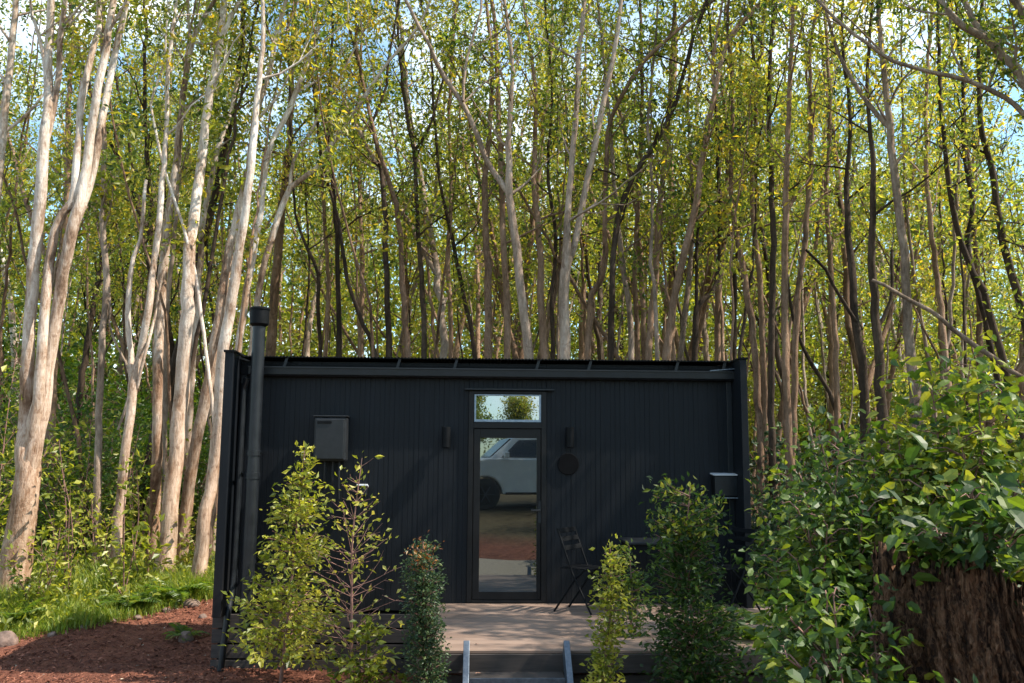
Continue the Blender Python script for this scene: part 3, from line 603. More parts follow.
# unseen trees on the right, placed to shade deck, bush and car; mirrored trees behind the camera, seen in the panes
shade = make_tree('tree', 'bushy unseen tree placed for shade outside the right edge of the photo', 'tree', 'unseen shading trees beside the clearing', (7.4, 7.6, float(G(7.4, 7.6))),
    [(np.array([[7.4, 7.6, G(7.4, 7.6)-.1], [7.5, 7.6, 3], [7.3, 7.8, 7], [7.4, 7.7, 11.2]]), .16, .02)], np.random.default_rng(5), 'bark_dark', 3.0, 26, 2.5, 13, .15, .33)
for x, y, sc, rz in [(9.2, 5.6, .95, 1.0), (9.6, 9.8, 1.05, 2.2), (12.5, 7.0, 1.1, 4.0), (8.4, 11.6, .8, 5.1), (5.2, -2.4, .62, 2.6), (7.4, -5.0, .8, .9), (6.2, .4, .6, 5)]:
    copy_thing(shade, (x, y, float(G(x, y))), rz, sc)
pr = thing('tree', 'dark green round tree across the clearing, mirrored in the panes', 'tree', (-.8, -33, 1.7), 0, 'trees mirrored in the glass')
_rg = np.random.default_rng(9); _st = smooth_path(np.array([[0, 0, -.1], [.1, 0, 2], [0, .1, 4.6]]), .3); _t, _c = branches(_st, np.linspace(.16, .03, len(_st)), _rg, 1.0, 22, 2.2)
_V, _F = wood([(_st, np.linspace(.16, .03, len(_st)), 9)]+_t, _rg); mesh_np('trunk', _V, _F, MAT['bark_dark'], pr, True)
_v, _f, _a = scatter(np.array(_c), 22, .36, _rg, .2, .5); mesh_np('crown', _v, _f, MAT['leaf'], pr, False, _a)
for x, y, sc in [(-7, -30, 1.1), (-3.2, -29, .85), (2.4, -32, .8), (6.5, -27, .7), (-11, -25, 1.2), (10, -30, .9), (14, -26, 1.1)]:
    copy_thing(pr, (x, y, float(G(x, y))), x, sc)

# ---- far wood that reads as one mass
rg = np.random.default_rng(3); nfar = 7200
X = rg.uniform(-38, 40, nfar); Yv = rg.uniform(45, 58, nfar); Z = rg.uniform(0, 1, nfar)**1.1*17+G(X, Yv)
nl = 3600; X = np.r_[X, rg.uniform(-30, 32, nl)]; Yv = np.r_[Yv, rg.uniform(36, 45, nl)]; Z = np.r_[Z, rg.uniform(.02, 1, nl)**1.2*9.5+G(X[-nl:], Yv[-nl:])]
v, f, a = scatter(np.stack([X, Yv, Z], 1), 15, (.6, .6, .45), rg, .34, .5, tint0=.66)
tag(mesh_np('far_wood', v, f, MAT['leaf'], None, False, a), 'hazy mass of yellow green leaves deep in the wood between the trunks', 'foliage', kind='stuff')

# ------------------------------------------------------------------ understory plants
def shrub(name, label, cat, base, h, w, nst, ncl, per, size, leafm, rng, group=None, asp=.5, sig=.12, broad=False, z0=.15, tint0=.5, stemr=.012, barkm='twig', shape='dome', upb=.7):
    base = np.asarray(base, float); root = thing(name, label, cat, base, 0, group); tb = []; cl = []; ax = []
    for s in range(nst):
        az = rng.uniform(0, 6.28); sp = rng.uniform(.2, 1)*w; hh = h*rng.uniform(.7, 1.02)*(1-.35*(sp/w)**2 if shape == 'dome' else 1)
        e = np.array([math.cos(az)*sp, math.sin(az)*sp, hh]); mid_ = e*np.array([.35, .35, .55])+rng.normal(size=3)*.06*h*np.array([1, 1, .3])
        pts = smooth_path(np.array([[rng.normal()*.04, rng.normal()*.04, -.05], mid_, e]), .15); tb.append((pts, np.linspace(stemr, stemr*.35, len(pts)), 5))
        ii = rng.integers(int(len(pts)*z0), len(pts), ncl)
        for i in ii:
            off = rng.normal(size=3)*np.array([.16, .16, .1])*w; c = pts[i]+off; cl.append(c); ax.append(unit(off+np.array([e[0], e[1], .1])*.4))
            if np.linalg.norm(off) > .08: tb.append((np.array([pts[max(0, i-1)], c]), np.array([stemr*.35, stemr*.2]), 4))
    V, F = wood(tb, rng); mesh_np('stem', V, F, MAT[barkm], root, True)
    v, f, a = scatter(np.array(cl), per, sig, rng, size, asp, upb, .2, tint0, .25, broad, np.array(ax)); mesh_np('foliage', v, f, MAT[leafm], root, False, a)
    return root
def ground_at(px, Y, py=560):
    p = P(px, py, Y); return (p[0], p[1], float(G(p[0], p[1])))
def R_(k): return np.random.default_rng(k)
# left wood edge saplings
shrub('sapling', 'lime green leafy sapling at the foot of the splayed multi stemmed tree', 'sapling', ground_at(42, 12.6), 1.35, .5, 5, 12, 8, .10, 'leaf_lime', R_(21))
shrub('sapling', 'tall thin lime leaved sapling in front of the left wood', 'sapling', ground_at(68, 13.4), 2.3, .35, 3, 12, 7, .10, 'leaf_lime', R_(22), shape='col')
shrub('sapling', 'small lime leaved sapling hanging leaves beside the V shaped tree', 'sapling', ground_at(128, 13.2), 2.0, .4, 3, 9, 7, .11, 'leaf_lime', R_(23), shape='col')
shrub('sapling', 'knee high leafy sapling between the straight pale trunks', 'sapling', ground_at(150, 13.9), 1.2, .4, 3, 9, 6, .14, 'leaf_lime', R_(24))
shrub('shrub', 'broad green shrub on the left edge, leaves hanging in front of pale trunks', 'shrub', ground_at(-8, 13.6), 4.6, .9, 6, 16, 8, .12, 'leaf_lime', R_(25))
for i_, (px_, Y_, h_, w_) in enumerate([(95, 14.6, 1.9, .6), (12, 14.4, 2.6, .7), (60, 15.4, 2.9, .8), (172, 15.6, 1.5, .6), (140, 16.2, 3.0, .8), (205, 14.9, 1.1, .4)]):
    shrub('sapling', ['leafy lime sapling behind the golden fern', 'lime sapling leaning over the left edge of the grass', 'tall lime sapling between splayed tree and V shaped tree', 'lime sapling at the foot of the thickest pale trunk', 'tall lime sapling behind the V shaped tree', 'small lime sapling at the left corner of the cabin'][i_], 'sapling', ground_at(px_, Y_), h_, w_, 5, 11, 7, .105, 'leaf_lime', R_(210+i_))
und = [(28, 17, 2.4), (75, 16, 2.2), (105, 18, 2.8), (140, 17.5, 2.4), (175, 18.5, 2.6), (200, 17.2, 2.2), (55, 20, 3.2), (120, 21, 3.3), (185, 22, 3.4), (10, 21, 3.2), (-25, 17, 2.6), (150, 25, 4), (80, 25, 4), (25, 26, 4), (5, 29, 5.6), (62, 31, 6.2), (118, 30, 5.6), (182, 32, 6.2), (238, 30, 5.4), (-32, 30, 6)]
u0 = shrub('shrub', 'x', 'shrub', (0, 0, 0), 2.4, 1.1, 12, 16, 13, .09, 'leaf_green', R_(31), tint0=.38)
words_ = ['lowest', 'rounded', 'loose', 'leafy', 'spreading', 'bushy', 'tall', 'thick', 'ragged', 'airy', 'broad', 'distant', 'dense', 'hidden', 'deep set', 'far back', 'dim', 'screening', 'shaded', 'outermost']
for i, (px, Y, h) in enumerate(und):
    g = ground_at(px, Y); near = min(LAND[:4], key=lambda q: abs(q[0]-px))[1]
    lab = f'{words_[i]} green undergrowth shrub in the left wood, {near}'
    if i == 0: u0.location = Vector(g); u0.scale = (h/2.4,)*3; u0['label'] = lab; u0['group'] = 'undergrowth of the left wood'
    else: copy_thing(u0, g, i*1.3, h/2.4, lab, 'undergrowth of the left wood')
u1 = shrub('shrub', 'x', 'shrub', (0, 0, 0), 1.8, 1.0, 10, 14, 12, .10, 'leaf_dark', R_(32))
undr = [(768, 13, 1.7), (790, 12.2, 1.6), (815, 13.2, 1.8), (842, 12.4, 1.8), (878, 12, 1.8), (930, 11.6, 1.9), (980, 11.2, 2.0), (1030, 11.5, 2), (780, 16, 2.4), (830, 17, 2.6), (880, 16, 2.5), (950, 16, 2.5), (1010, 15, 2.4)]
for i, (px, Y, h) in enumerate(undr):
    g = ground_at(px, Y); near = min(LAND[13:], key=lambda q: abs(q[0]-px))[1]
    lab = f'{words_[i]} dark green undergrowth shrub in the right wood, {near}'
    if i == 0: u1.location = Vector(g); u1.scale = (h/1.8,)*3; u1['label'] = lab; u1['group'] = 'undergrowth of the right wood'
    else: copy_thing(u1, g, i*1.3, h/1.8, lab, 'undergrowth of the right wood')
# understory behind the cabin, closing the view between trunks above the roof
u2 = shrub('shrub', 'x', 'shrub', (0, 0, 0), 3.6, 1.5, 12, 18, 14, .11, 'leaf_lime', R_(33), tint0=.45)
for i, (px, Y, h) in enumerate([(270, 27, 5.2), (330, 29, 5.6), (395, 26, 5.2), (450, 30, 6), (520, 27, 5.6), (590, 30, 6), (650, 27, 5.4), (715, 29, 6), (775, 27, 5.4), (840, 30, 5.8), (905, 26, 5), (970, 29, 5.4), (300, 36, 7.5), (420, 37, 7.5), (555, 36, 7.5), (680, 37, 7.8), (745, 35, 7.4), (805, 37, 7.8), (870, 35, 7.4), (935, 36, 7.6), (1000, 35, 7.4)]):
    near = min(LAND, key=lambda q: abs(q[0]-px))[1]; lab = f'yellow green thicket {"deep in" if Y < 33 else "at the back of"} the wood, {near}'
    g = ground_at(px, Y)
    if i == 0: u2.location = Vector(g); u2.scale = (h/3.6,)*3; u2['label'] = lab; u2['group'] = 'thickets deep in the wood'
    else: copy_thing(u2, g, i*1.7, h/3.6, lab, 'thickets deep in the wood')
def fern(name, label, base, nf, ln, rng, mat='fern', group=None, el=.9):
    root = thing(name, label, 'fern', base, 0, group); VV = []; tb = []
    for k in range(nf):
        az = 6.28*k/nf+rng.normal()*.25; l = ln*rng.uniform(.7, 1.1); m = 16; e = el+rng.normal()*.15; d0 = np.array([math.cos(az), math.sin(az)])
        pts = []
        p = np.zeros(3)
        for i in range(m):
            pts.append(p.copy()); a = e-1.5*i/m; p = p+np.array([d0[0]*math.cos(a), d0[1]*math.cos(a), math.sin(a)])*l/m
        pts = np.array(pts); tb.append((pts, np.linspace(.006, .002, m), 4)); t = unit(np.gradient(pts, axis=0)); side = np.array([-d0[1], d0[0], 0])
        for sgn in (-1, 1):
            i = np.arange(2, m); C = pts[i]; D = side*sgn+t[i]*.45; Ln = l*.24*np.sin(np.pi*(i/m)**.7)**.8+.02
            VV.append(leaves(C, D, np.tile([0, 0, 1.], (len(i), 1))+rng.normal(size=(len(i), 3))*.12, Ln, Ln*.28, np.clip(rng.normal(.5, .2, len(i)), 0, 1)))
    V, F = wood(tb, rng); mesh_np('stem', V, F, MAT['fern'], root)
    v, f, a = merge(VV); mesh_np('frond', v, f, MAT[mat], root, False, a); return root
fern('fern', 'golden green fern at the grass edge below the V shaped tree', ground_at(132, 12.9), 12, .62, R_(41))
fern('fern', 'broad bluish green fern at the grass edge beside the cabin', ground_at(178, 13.4), 11, .75, R_(42), 'leaf_green')
fern('fern', 'small fern growing out of the mulch near the dark rock', ground_at(187, 11.7), 9, .35, R_(43))
fern('fern', 'upright fern at the left edge of the grass', ground_at(20, 12.2), 11, .6, R_(44), el=1.15)
fern('fern', 'pale fern fronds beside the right wall of the cabin above the big bush', ground_at(778, 8.4), 10, 1.5, R_(45), el=1.25)
fern('fern', 'dark fern behind the big bush, right of the cabin corner', ground_at(800, 11.0), 12, 1.6, R_(46), 'leaf_green', el=1.1)

# ------------------------------------------------------------------ ground, grass, mulch
edge_px = [(-120, 662), (0, 641), (20, 637), (60, 630), (102, 624), (147, 614), (177, 607), (210, 599), (240, 590)]
edge = np.array([on_ground(*q)[:2] for q in edge_px])
def edge_y(x): return np.interp(x, edge[:, 0], edge[:, 1], left=edge[0, 1]-.4, right=13.8)
xs = np.concatenate([np.linspace(-220, -20, 12), np.linspace(-18, 18, 181), np.linspace(20, 220, 12)])
ys = np.concatenate([np.linspace(-160, -14, 12), np.linspace(-12, 24, 181), np.linspace(26, 400, 24)])
XX, YY = np.meshgrid(xs, ys); ZZ = G(XX, YY)+np.where((abs(XX) < 18) & (YY > -12) & (YY < 24), RNG.normal(0, .012, XX.shape), 0)
nx = len(xs); ii = (np.arange(len(ys)-1)[:, None]*nx+np.arange(nx-1)[None]).ravel()
gr = mesh_np('ground', np.stack([XX.ravel(), YY.ravel(), ZZ.ravel()], 1), np.stack([ii, ii+1, ii+nx+1, ii+nx], 1), MAT['ground'], None, True)
fa = gr.data.attributes.new('forest', 'FLOAT', 'POINT')
fo = np.clip((YY-edge_y(XX))/.5, 0, 1); fo = np.maximum(fo, np.clip((abs(XX)-9)/2, 0, 1)); fo = np.maximum(fo, np.clip((3.2-YY+.5*np.sin(XX*1.3))/1.5, 0, 1)); fo = np.maximum(fo, np.clip((XX-2.9)/.6, 0, 1))
fa.data.foreach_set('value', fo.ravel().astype(np.float32)); tag(gr, 'red brown mulch and leaf littered forest floor', 'ground', kind='structure')
gx = np.linspace(-9, 3.5, 60); gy = np.linspace(0, 1, 8); PX, PT = np.meshgrid(gx, gy); PY = 4.5+1.7*PT+.25*np.sin(PX*.8)+.1*np.sin(PX*2.7)
ig = (np.arange(7)[:, None]*60+np.arange(59)[None]).ravel()
MAT['gravel'] = simple('pale_gravel', (.12, .095, .07), (.4, .34, .27), .9, (40, 40, 40), 2, .8, dist=.02)
tag(mesh_np('gravel_path', np.stack([PX.ravel(), PY.ravel(), (G(PX, PY)+.03).ravel()], 1), np.stack([ig, ig+1, ig+61, ig+60], 1), MAT['gravel'], None, True), 'pale gravel path mirrored low in the door glass', 'path', kind='structure')
def blades(n, X, Y, h, rng):
    Z = G(X, Y)-.01; az = rng.uniform(0, 6.28, n); ln = h*rng.uniform(.5, 1.25, n); w = rng.uniform(.004, .009, n)
    b = np.stack([X, Y, Z], 1); s = np.stack([np.cos(az), np.sin(az), 0*az], 1)*w[:, None]; be = np.stack([-np.sin(az), np.cos(az), 0*az], 1)
    m = b+be*(ln*.2)[:, None]+np.array([0, 0, 1])*(ln*.6)[:, None]; t = b+be*(ln*rng.uniform(.3, .75, n))[:, None]+np.array([0, 0, 1])*(ln*.95)[:, None]
    V = np.stack([b-s, b+s, m+s*.7, m-s*.7, t], 1).reshape(-1, 3); k = (np.arange(n)*5)[:, None]
    F = np.concatenate([k+[0, 1, 2], k+[0, 2, 3], k+[3, 2, 4]], 1).reshape(-1, 3)
    return V, F, np.repeat(np.clip(rng.normal(.5, .22, n), 0, 1), 3)
rg = R_(51); n = 60000; X = rg.uniform(-10, -3.3, n); dy = np.abs(rg.exponential(1.3, n)); Yg = edge_y(X)+dy+rg.normal(0, .12, n)-.05
cl_ = np.sin(X*2.1+Yg*.7)*np.sin(Yg*2.6-X)*.5+.5; keep = rg.random(n) < .35+.65*cl_; X, Yg = X[keep], Yg[keep]
hh = (.14+.2*np.clip((Yg-edge_y(X))/.8, 0, 1))*(.6+.8*cl_[keep])
v, f, a = blades(len(X), X, Yg, hh, rg); tag(mesh_np('grass', v, f, MAT['grass'], None, False, a), 'bright green tufted grass strip between mulch and left wood', 'grass', kind='stuff')
# broad leaved weeds in the grass
rg = R_(52); n = 420; X = rg.uniform(-9, -3.4, n); Yg = edge_y(X)+np.abs(rg.normal(.9, .8, n)); C = np.stack([X, Yg, G(X, Yg)+rg.uniform(.05, .3, n)], 1)
v, f, a = scatter(C, 7, .09, rg, .10, .5, .9); tag(mesh_np('ground_cover', v, f, MAT['leaf_lime'], None, False, a), 'low lime green weeds growing through the grass strip', 'weeds', kind='stuff')
rg = R_(53); n = 42000; X = rg.uniform(-9.5, 3, n); Yg = rg.uniform(5.5, 14, n); ok = Yg < edge_y(X)+.25+rg.normal(0, .15, n); X, Yg = X[ok], Yg[ok]; n = len(X)
C = np.stack([X, Yg, G(X, Yg)+rg.uniform(.0, .03, n)], 1); D = rg.normal(size=(n, 3)); D[:, 2] *= .3; Nn = rg.normal(size=(n, 3))*.45+np.array([0, 0, 1.]); Ln = rg.uniform(.02, .075, n)
v, f, a = leaves(C, D, Nn, Ln, Ln*rg.uniform(.2, .5, n), np.clip(rg.beta(2, 2.2, n)*.95+(rg.random(n) < .02)*.5, 0, 1))
tag(mesh_np('mulch', v, f, MAT['chips'], None, False, a), 'loose red brown wood chip mulch with a few pale chips', 'mulch', kind='stuff')
rg = R_(54); n = 26000; X = rg.uniform(-14, 14, n); Yg = rg.uniform(11, 26, n); ok = Yg > edge_y(X)+.3; X, Yg = X[ok], Yg[ok]; n = len(X)
C = np.stack([X, Yg, G(X, Yg)+rg.uniform(.0, .04, n)], 1); D = rg.normal(size=(n, 3)); D[:, 2] *= .3; Nn = rg.normal(size=(n, 3))*.5+np.array([0, 0, 1.]); Ln = rg.uniform(.06, .14, n)
v, f, a = leaves(C, D, Nn, Ln, Ln*.4, np.clip(rg.normal(.6, .25, n), 0, 1)); tag(mesh_np('leaf_litter', v, f, MAT['chips'], None, False, a), 'fallen brown leaves under the trees', 'leaf litter', kind='stuff')
def boulder(label, p, s, seed):
    rg = R_(seed); me = bpy.data.meshes.new('boulder'); import bmesh
    bm = bmesh.new(); bmesh.ops.create_icosphere(bm, subdivisions=4, radius=1)
    ph = rg.uniform(0, 6, 9); dirs = unit(rg.normal(size=(12, 3))); cut = rg.uniform(.72, .95, 12)
    for v in bm.verts:
        c = np.array(v.co); 
        for d, k in zip(dirs, cut):
            e = c @ d
            if e > k: c = c-d*(e-k)*.85
        c = c*(1+.05*math.sin(5*c[0]+ph[0])*math.sin(6*c[1]+ph[1])+.02*rg.normal()*.5); v.co = Vector((c*np.array(s)).tolist())
    bm.to_mesh(me); bm.free(); me.materials.append(MAT['rock']); me.polygons.foreach_set('use_smooth', [True]*len(me.polygons))
    o = bpy.data.objects.new('boulder', me); COL.objects.link(o); o.location = Vector([float(q) for q in p]); return tag(o, label, 'rock', 'rocks in the mulch')
def rock_px(label, px, py, w, h, seed):
    p = on_ground(px, py+h*.35); k = p[1]/FPX; boulder(label, (p[0], p[1], p[2]+h*k*.2), (w*k/2, w*k*.42, h*k*.55), seed)
rock_px('brown rounded boulder cut by the left edge of the photo', 4, 640, 24, 20, 61)
rock_px('flat brown rock at the end of the mulch beside the cabin', 190, 603, 20, 9, 62)
rock_px('dark mossy rock in the mulch near the cabin corner', 186, 636, 15, 14, 63)
rock_px('small reddish rock on the edge of the grass', 112, 620, 10, 5, 64)
rock_px('small dark rock between the two larger rocks beside the cabin', 203, 616, 8, 6, 65)

rock_px('small brown rock at the grass edge right of the left boulder', 52, 634, 9, 6, 66)
rock_px('pale brown stone in the grass edge under the lime saplings', 82, 627, 7, 5, 67)
rock_px('small stone at the mulch edge below the golden fern', 138, 617, 8, 5, 68)
rock_px('low rock at the grass edge before the bluish fern', 166, 610, 9, 6, 69)
# ------------------------------------------------------------------ cabin
xl = P(240, 470, WALL_Y)[0]; xr = P(737, 470, WALL_Y)[0]
FIN_Y = 9.93; fl0 = P(219, 470, FIN_Y)[0]; fl1 = P(228, 470, FIN_Y)[0]; fr0 = P(743, 470, FIN_Y)[0]; fr1 = P(750, 470, FIN_Y)[0]
xl = fl1; xr = fr0
Z_FLOOR = 0.62; Z_TOP = P(500, 358.5, WALL_Y)[2]; Z_GUT = P(500, 369, WALL_Y-.15)[2]; BACK = 11.8
cabin = thing('cabin', 'black flat roofed timber cabin with a glazed door facing the camera', 'cabin', ((xl+xr)/2, WALL_Y, 0))
cb = Vector(((xl+xr)/2, WALL_Y, 0))
class CB(MB):
    def build(s, name, mat, parent=None, **kw):
        s.v = [(v[0]-cb[0], v[1]-cb[1], v[2]-cb[2]) for v in s.v]
        return MB.build(s, name, mat, parent or cabin, **kw)
dx0 = P(467.5, 520, WALL_Y)[0]; dx1 = P(546, 520, WALL_Y)[0]; dz_top = P(506, 391.5, WALL_Y)[2]
def clad_strip(mb, x0, x1, z0, z1, Y, pitch=.056, th=.045):
    n = max(1, round((x1-x0)/pitch)); prof = []
    for i in range(n):
        a = x0+(x1-x0)*i/n; b = x0+(x1-x0)*(i+1)/n; j = .0007*((i*7) % 5-2)
        prof += [(a+.002, Y+.0025), (a+.004, Y+j), (b-.004, Y+j), (b-.002, Y+.0025)]
    prof[0] = (x0, Y+.004); prof[-1] = (x1, Y+.004)
    v = [(x, y, z0) for x, y in prof]+[(x, y, z1) for x, y in prof]; m = len(prof)
    f = [(i, i+1, m+i+1, m+i) for i in range(m-1)]
    b = len(v); v += [(x0, Y+th, z0), (x1, Y+th, z0), (x1, Y+th, z1), (x0, Y+th, z1)]
    f += [(b+1, b, b+3, b+2)]
    mb.raw(v, f)
w = CB(); clad_strip(w, xl, dx0, Z_FLOOR, Z_TOP-.06, WALL_Y); clad_strip(w, dx1, xr, Z_FLOOR, Z_TOP-.06, WALL_Y); clad_strip(w, dx0, dx1, dz_top, Z_TOP-.06, WALL_Y)
w.build('front_wall', MAT['clad'])
CB().span((fl0, FIN_Y+.004, Z_FLOOR-.02), (fl1, BACK, Z_TOP)).build('end_wall', MAT['clad'], bevel=.006)
CB().span((fr0, FIN_Y+.004, Z_FLOOR-.02), (fr1, BACK, Z_TOP-.02)).build('end_wall', MAT['clad'], bevel=.006)
w = CB(); w.span((fl1+.003, BACK-.1, Z_FLOOR), (fr0-.003, BACK-.004, Z_TOP-.06)); w.build('back_wall', MAT['clad'])
CB().span((fl0-.012, FIN_Y-.012, Z_TOP-.005), (fl1+.012, BACK+.01, Z_TOP+.02)).build('end_capping', MAT['blackmetal'], bevel=.004)
w = CB(); w.span((fr0-.012, FIN_Y-.012, Z_TOP-.025), (fr1+.012, BACK+.01, Z_TOP+.0)); w.build('end_capping', MAT['blackmetal'], bevel=.004)
# roof sheet: corrugated, standing a little above the gutter on brackets
xs_ = np.arange(xl+.02, xr-.02, .019); zz_ = .012*np.abs(np.sin(np.arange(len(xs_))*math.pi/2)); vv = []; ff = []
for yy, dz in ((WALL_Y-.13, .0), (BACK+.02, .06)):
    vv += [(x, yy, Z_TOP-.022+dz+z) for x, z in zip(xs_, zz_)]
m = len(xs_); ff = [(i, i+1, m+i+1, m+i) for i in range(m-1)]
k = len(vv); vv2 = [(x, y, z-.012) for x, y, z in vv]; ff += [(a+k, d+k, c+k, b+k) for a, b, c, d in ff]; ff += [(i+1, i, i+k, i+1+k) for i in range(m-1)]
roof = CB().raw(vv+vv2, ff).build('roof', MAT['blackmetal'])
for px in (284, 397, 454, 536, 588, 675, 722):
    x = P(px, 362, WALL_Y-.1)[0]; CB().bar((x, WALL_Y-.1, Z_GUT-.01), (x+.035, WALL_Y-.1, Z_TOP-.028), .03, .016, (0, 1, 0)).build('roof_bracket', MAT['blackgloss'], roof)
w = CB().span((xl+.003, WALL_Y-.035, Z_GUT-.085), (xr-.003, WALL_Y-.003, Z_TOP-.10)); w.build('fascia', MAT['blackmetal'])
g0, g1 = P(249, 372, WALL_Y-.1)[0], P(734, 372, WALL_Y-.1)[0]
pr_ = [(0, -.10), (0, 0), (-.008, 0), (-.008, -.012), (-.004, -.09), (-.10, -.098), (-.128, -.07), (-.13, -.004), (-.138, 0), (-.138, .006), (-.118, .006), (-.12, -.06), (-.10, -.088), (-.012, -.09)]
pr_ = [(-.036, -.098), (-.10, -.10), (-.126, -.08), (-.13, -.01), (-.142, -.008), (-.142, .006), (-.12, .006), (-.12, -.075), (-.098, -.09), (-.036, -.088)]
m = len(pr_); vv = [(g0, WALL_Y+y, Z_GUT+z) for y, z in pr_]+[(g1, WALL_Y+y, Z_GUT-.004+z) for y, z in pr_]
gut = CB().raw(vv, [(i, (i+1) % m, m+(i+1) % m, m+i) for i in range(m)]+[tuple(range(m))[::-1], tuple(range(m, 2*m))]).build('gutter', MAT['blackgloss'])
CB().box((g1-.1, WALL_Y-.09, Z_GUT+.022), (.38, .12, .012), Matrix.Rotation(R(-5), 3, 'Y')).build('leaf_guard', MAT['galv'], gut)
# downpipe in the left corner
dp = [P(247, 378, WALL_Y-.09), P(245, 388, WALL_Y-.075), P(243, 400, WALL_Y-.07)]
CB().tube(smooth_path(np.array(dp+[np.array([dp[-1][0]-.02, WALL_Y-.07, 1.0]), np.array([dp[-1][0]-.03, WALL_Y-.17, .62]), np.array([dp[-1][0]-.06, WALL_Y-.24, .03])]), .1), .036, 14).build('downpipe', MAT['blackgloss'], smooth=True)
# corner flashing strips
CB().span((xl+.002, WALL_Y-.022, Z_FLOOR), (xl+.065, WALL_Y-.003, Z_GUT-.09)).build('corner_trim', MAT['blackgloss'], bevel=.004)
CB().span((xr-.065, WALL_Y-.022, Z_FLOOR), (xr-.002, WALL_Y-.003, Z_GUT-.09)).build('corner_trim', MAT['blackgloss'], bevel=.004)
# flue pipe
FY = WALL_Y-.30
ft = P(260, 309, FY); fx = ft[0]; ftz = ft[2]
fp = CB().lathe([(.072, .45), (.072, 2.05), (.079, 2.052), (.079, 2.12), (.073, 2.122), (.070, 2.3), (.079, 2.302), (.079, 2.36), (.070, 2.362), (.070, ftz-.18)], (fx, FY, 0), 24).build('flue_pipe', MAT['blackgloss'], smooth=True)
CB().lathe([(.075, ftz-.2), (.104, ftz-.17), (.104, ftz-.015), (.112, ftz-.012), (.112, ftz+.005), (.09, ftz+.018), (.01, ftz+.026)], (fx, FY, 0), 24).build('flue_cap', MAT['blackmetal'], fp, smooth=True)
for z in (2.34, 1.15):
    CB().span((fx+.0, FY+.06, z-.012), (fx+.02, WALL_Y-.002, z+.012)).span((fx+.06, FY-.012, z-.01), (fx+.15, FY+.012, z+.008)).build('flue_bracket', MAT['blackmetal'], fp)
# skirting slats below the floor
w = CB()
for i in range(4): w.span((fl0-.05, WALL_Y-.16, .46-.158*i), (fr1+.02, WALL_Y-.13, .60-.158*i))
w.build('skirting', MAT['darkwood'], bevel=.004)
CB().span((fl0, WALL_Y-.10, -.15), (fr1, BACK-.02, Z_FLOOR-.03)).build('floor_frame', MAT['interior'])
# door and window over it
jY = WALL_Y-.03
z_tr = P(506, 422.5, WALL_Y)[2]; z_dt = P(506, 428.5, WALL_Y)[2]
CB().span((dx0, jY, DECK_Z+.005), (dx0+.055, WALL_Y+.08, dz_top)).span((dx1-.055, jY, DECK_Z+.005), (dx1, WALL_Y+.08, dz_top)).span((dx0+.055, jY+.002, z_dt), (dx1-.055, WALL_Y+.08, z_tr)).span((dx0+.055, jY+.002, dz_top-.03), (dx1-.055, WALL_Y+.08, dz_top)).span((dx0+.055, jY-.01, DECK_Z+.004), (dx1-.055, WALL_Y+.08, DECK_Z+.03)).build('door_frame', MAT['doorframe'], bevel=.003)
CB().span((dx0-.05, WALL_Y-.075, dz_top+.012), (dx1+.09, WALL_Y-.002, dz_top+.026)).build('door_flashing', MAT['blackgloss'])
def ring(mb, x0, x1, z0, z1, y0, y1, l, r, b, t):
    mb.span((x0, y0, z0), (x0+l, y1, z1)).span((x1-r, y0, z0), (x1, y1, z1)).span((x0+l, y0+.001, z0), (x1-r, y1, z0+b)).span((x0+l, y0+.001, z1-t), (x1-r, y1, z1)); return mb
gl, grr, gb, gtp = P(479.5, 520, WALL_Y)[0], P(536.5, 520, WALL_Y)[0], P(506, 591.5, WALL_Y)[2], P(506, 438, WALL_Y)[2]
lx0, lx1 = dx0+.06, dx1-.06
door = ring(CB(), lx0, lx1, DECK_Z+.035, z_dt-.005, WALL_Y-.012, WALL_Y+.04, gl-lx0, lx1-grr, gb-DECK_Z-.035, z_dt-.005-gtp).build('door', MAT['doorframe'], bevel=.003)
CB().span((gl-.005, WALL_Y+.008, gb-.005), (grr+.005, WALL_Y+.02, gtp+.005)).build('door_glass', MAT['glass'], door)
hx = P(539.5, 512, WALL_Y)[0]; hz = P(539, 512, WALL_Y)[2]
CB().span((hx-.016, WALL_Y-.022, hz-.12), (hx+.016, WALL_Y-.0125, hz+.12)).bar((hx, WALL_Y-.05, hz+.02), (hx-.10, WALL_Y-.055, hz+.02), .018, .018).span((hx-.009, WALL_Y-.055, hz+.012), (hx+.009, WALL_Y-.02, hz+.03)).build('door_handle', MAT['greybox'], door, bevel=.002)
win = ring(CB(), dx0+.06, dx1-.058, z_tr+.004, dz_top-.034, WALL_Y-.014, WALL_Y+.05, .022, .022, .028, .016).build('window', MAT['trimblue'], bevel=.003)
CB().span((dx0+.08, WALL_Y+.006, z_tr+.03), (dx1-.078, WALL_Y+.018, dz_top-.048)).build('window_pane', MAT['pane'], win)
CB().span((dx0+.05, WALL_Y+.09, DECK_Z), (dx1-.05, WALL_Y+.1, dz_top)).build('inner_lining', MAT['interior'])

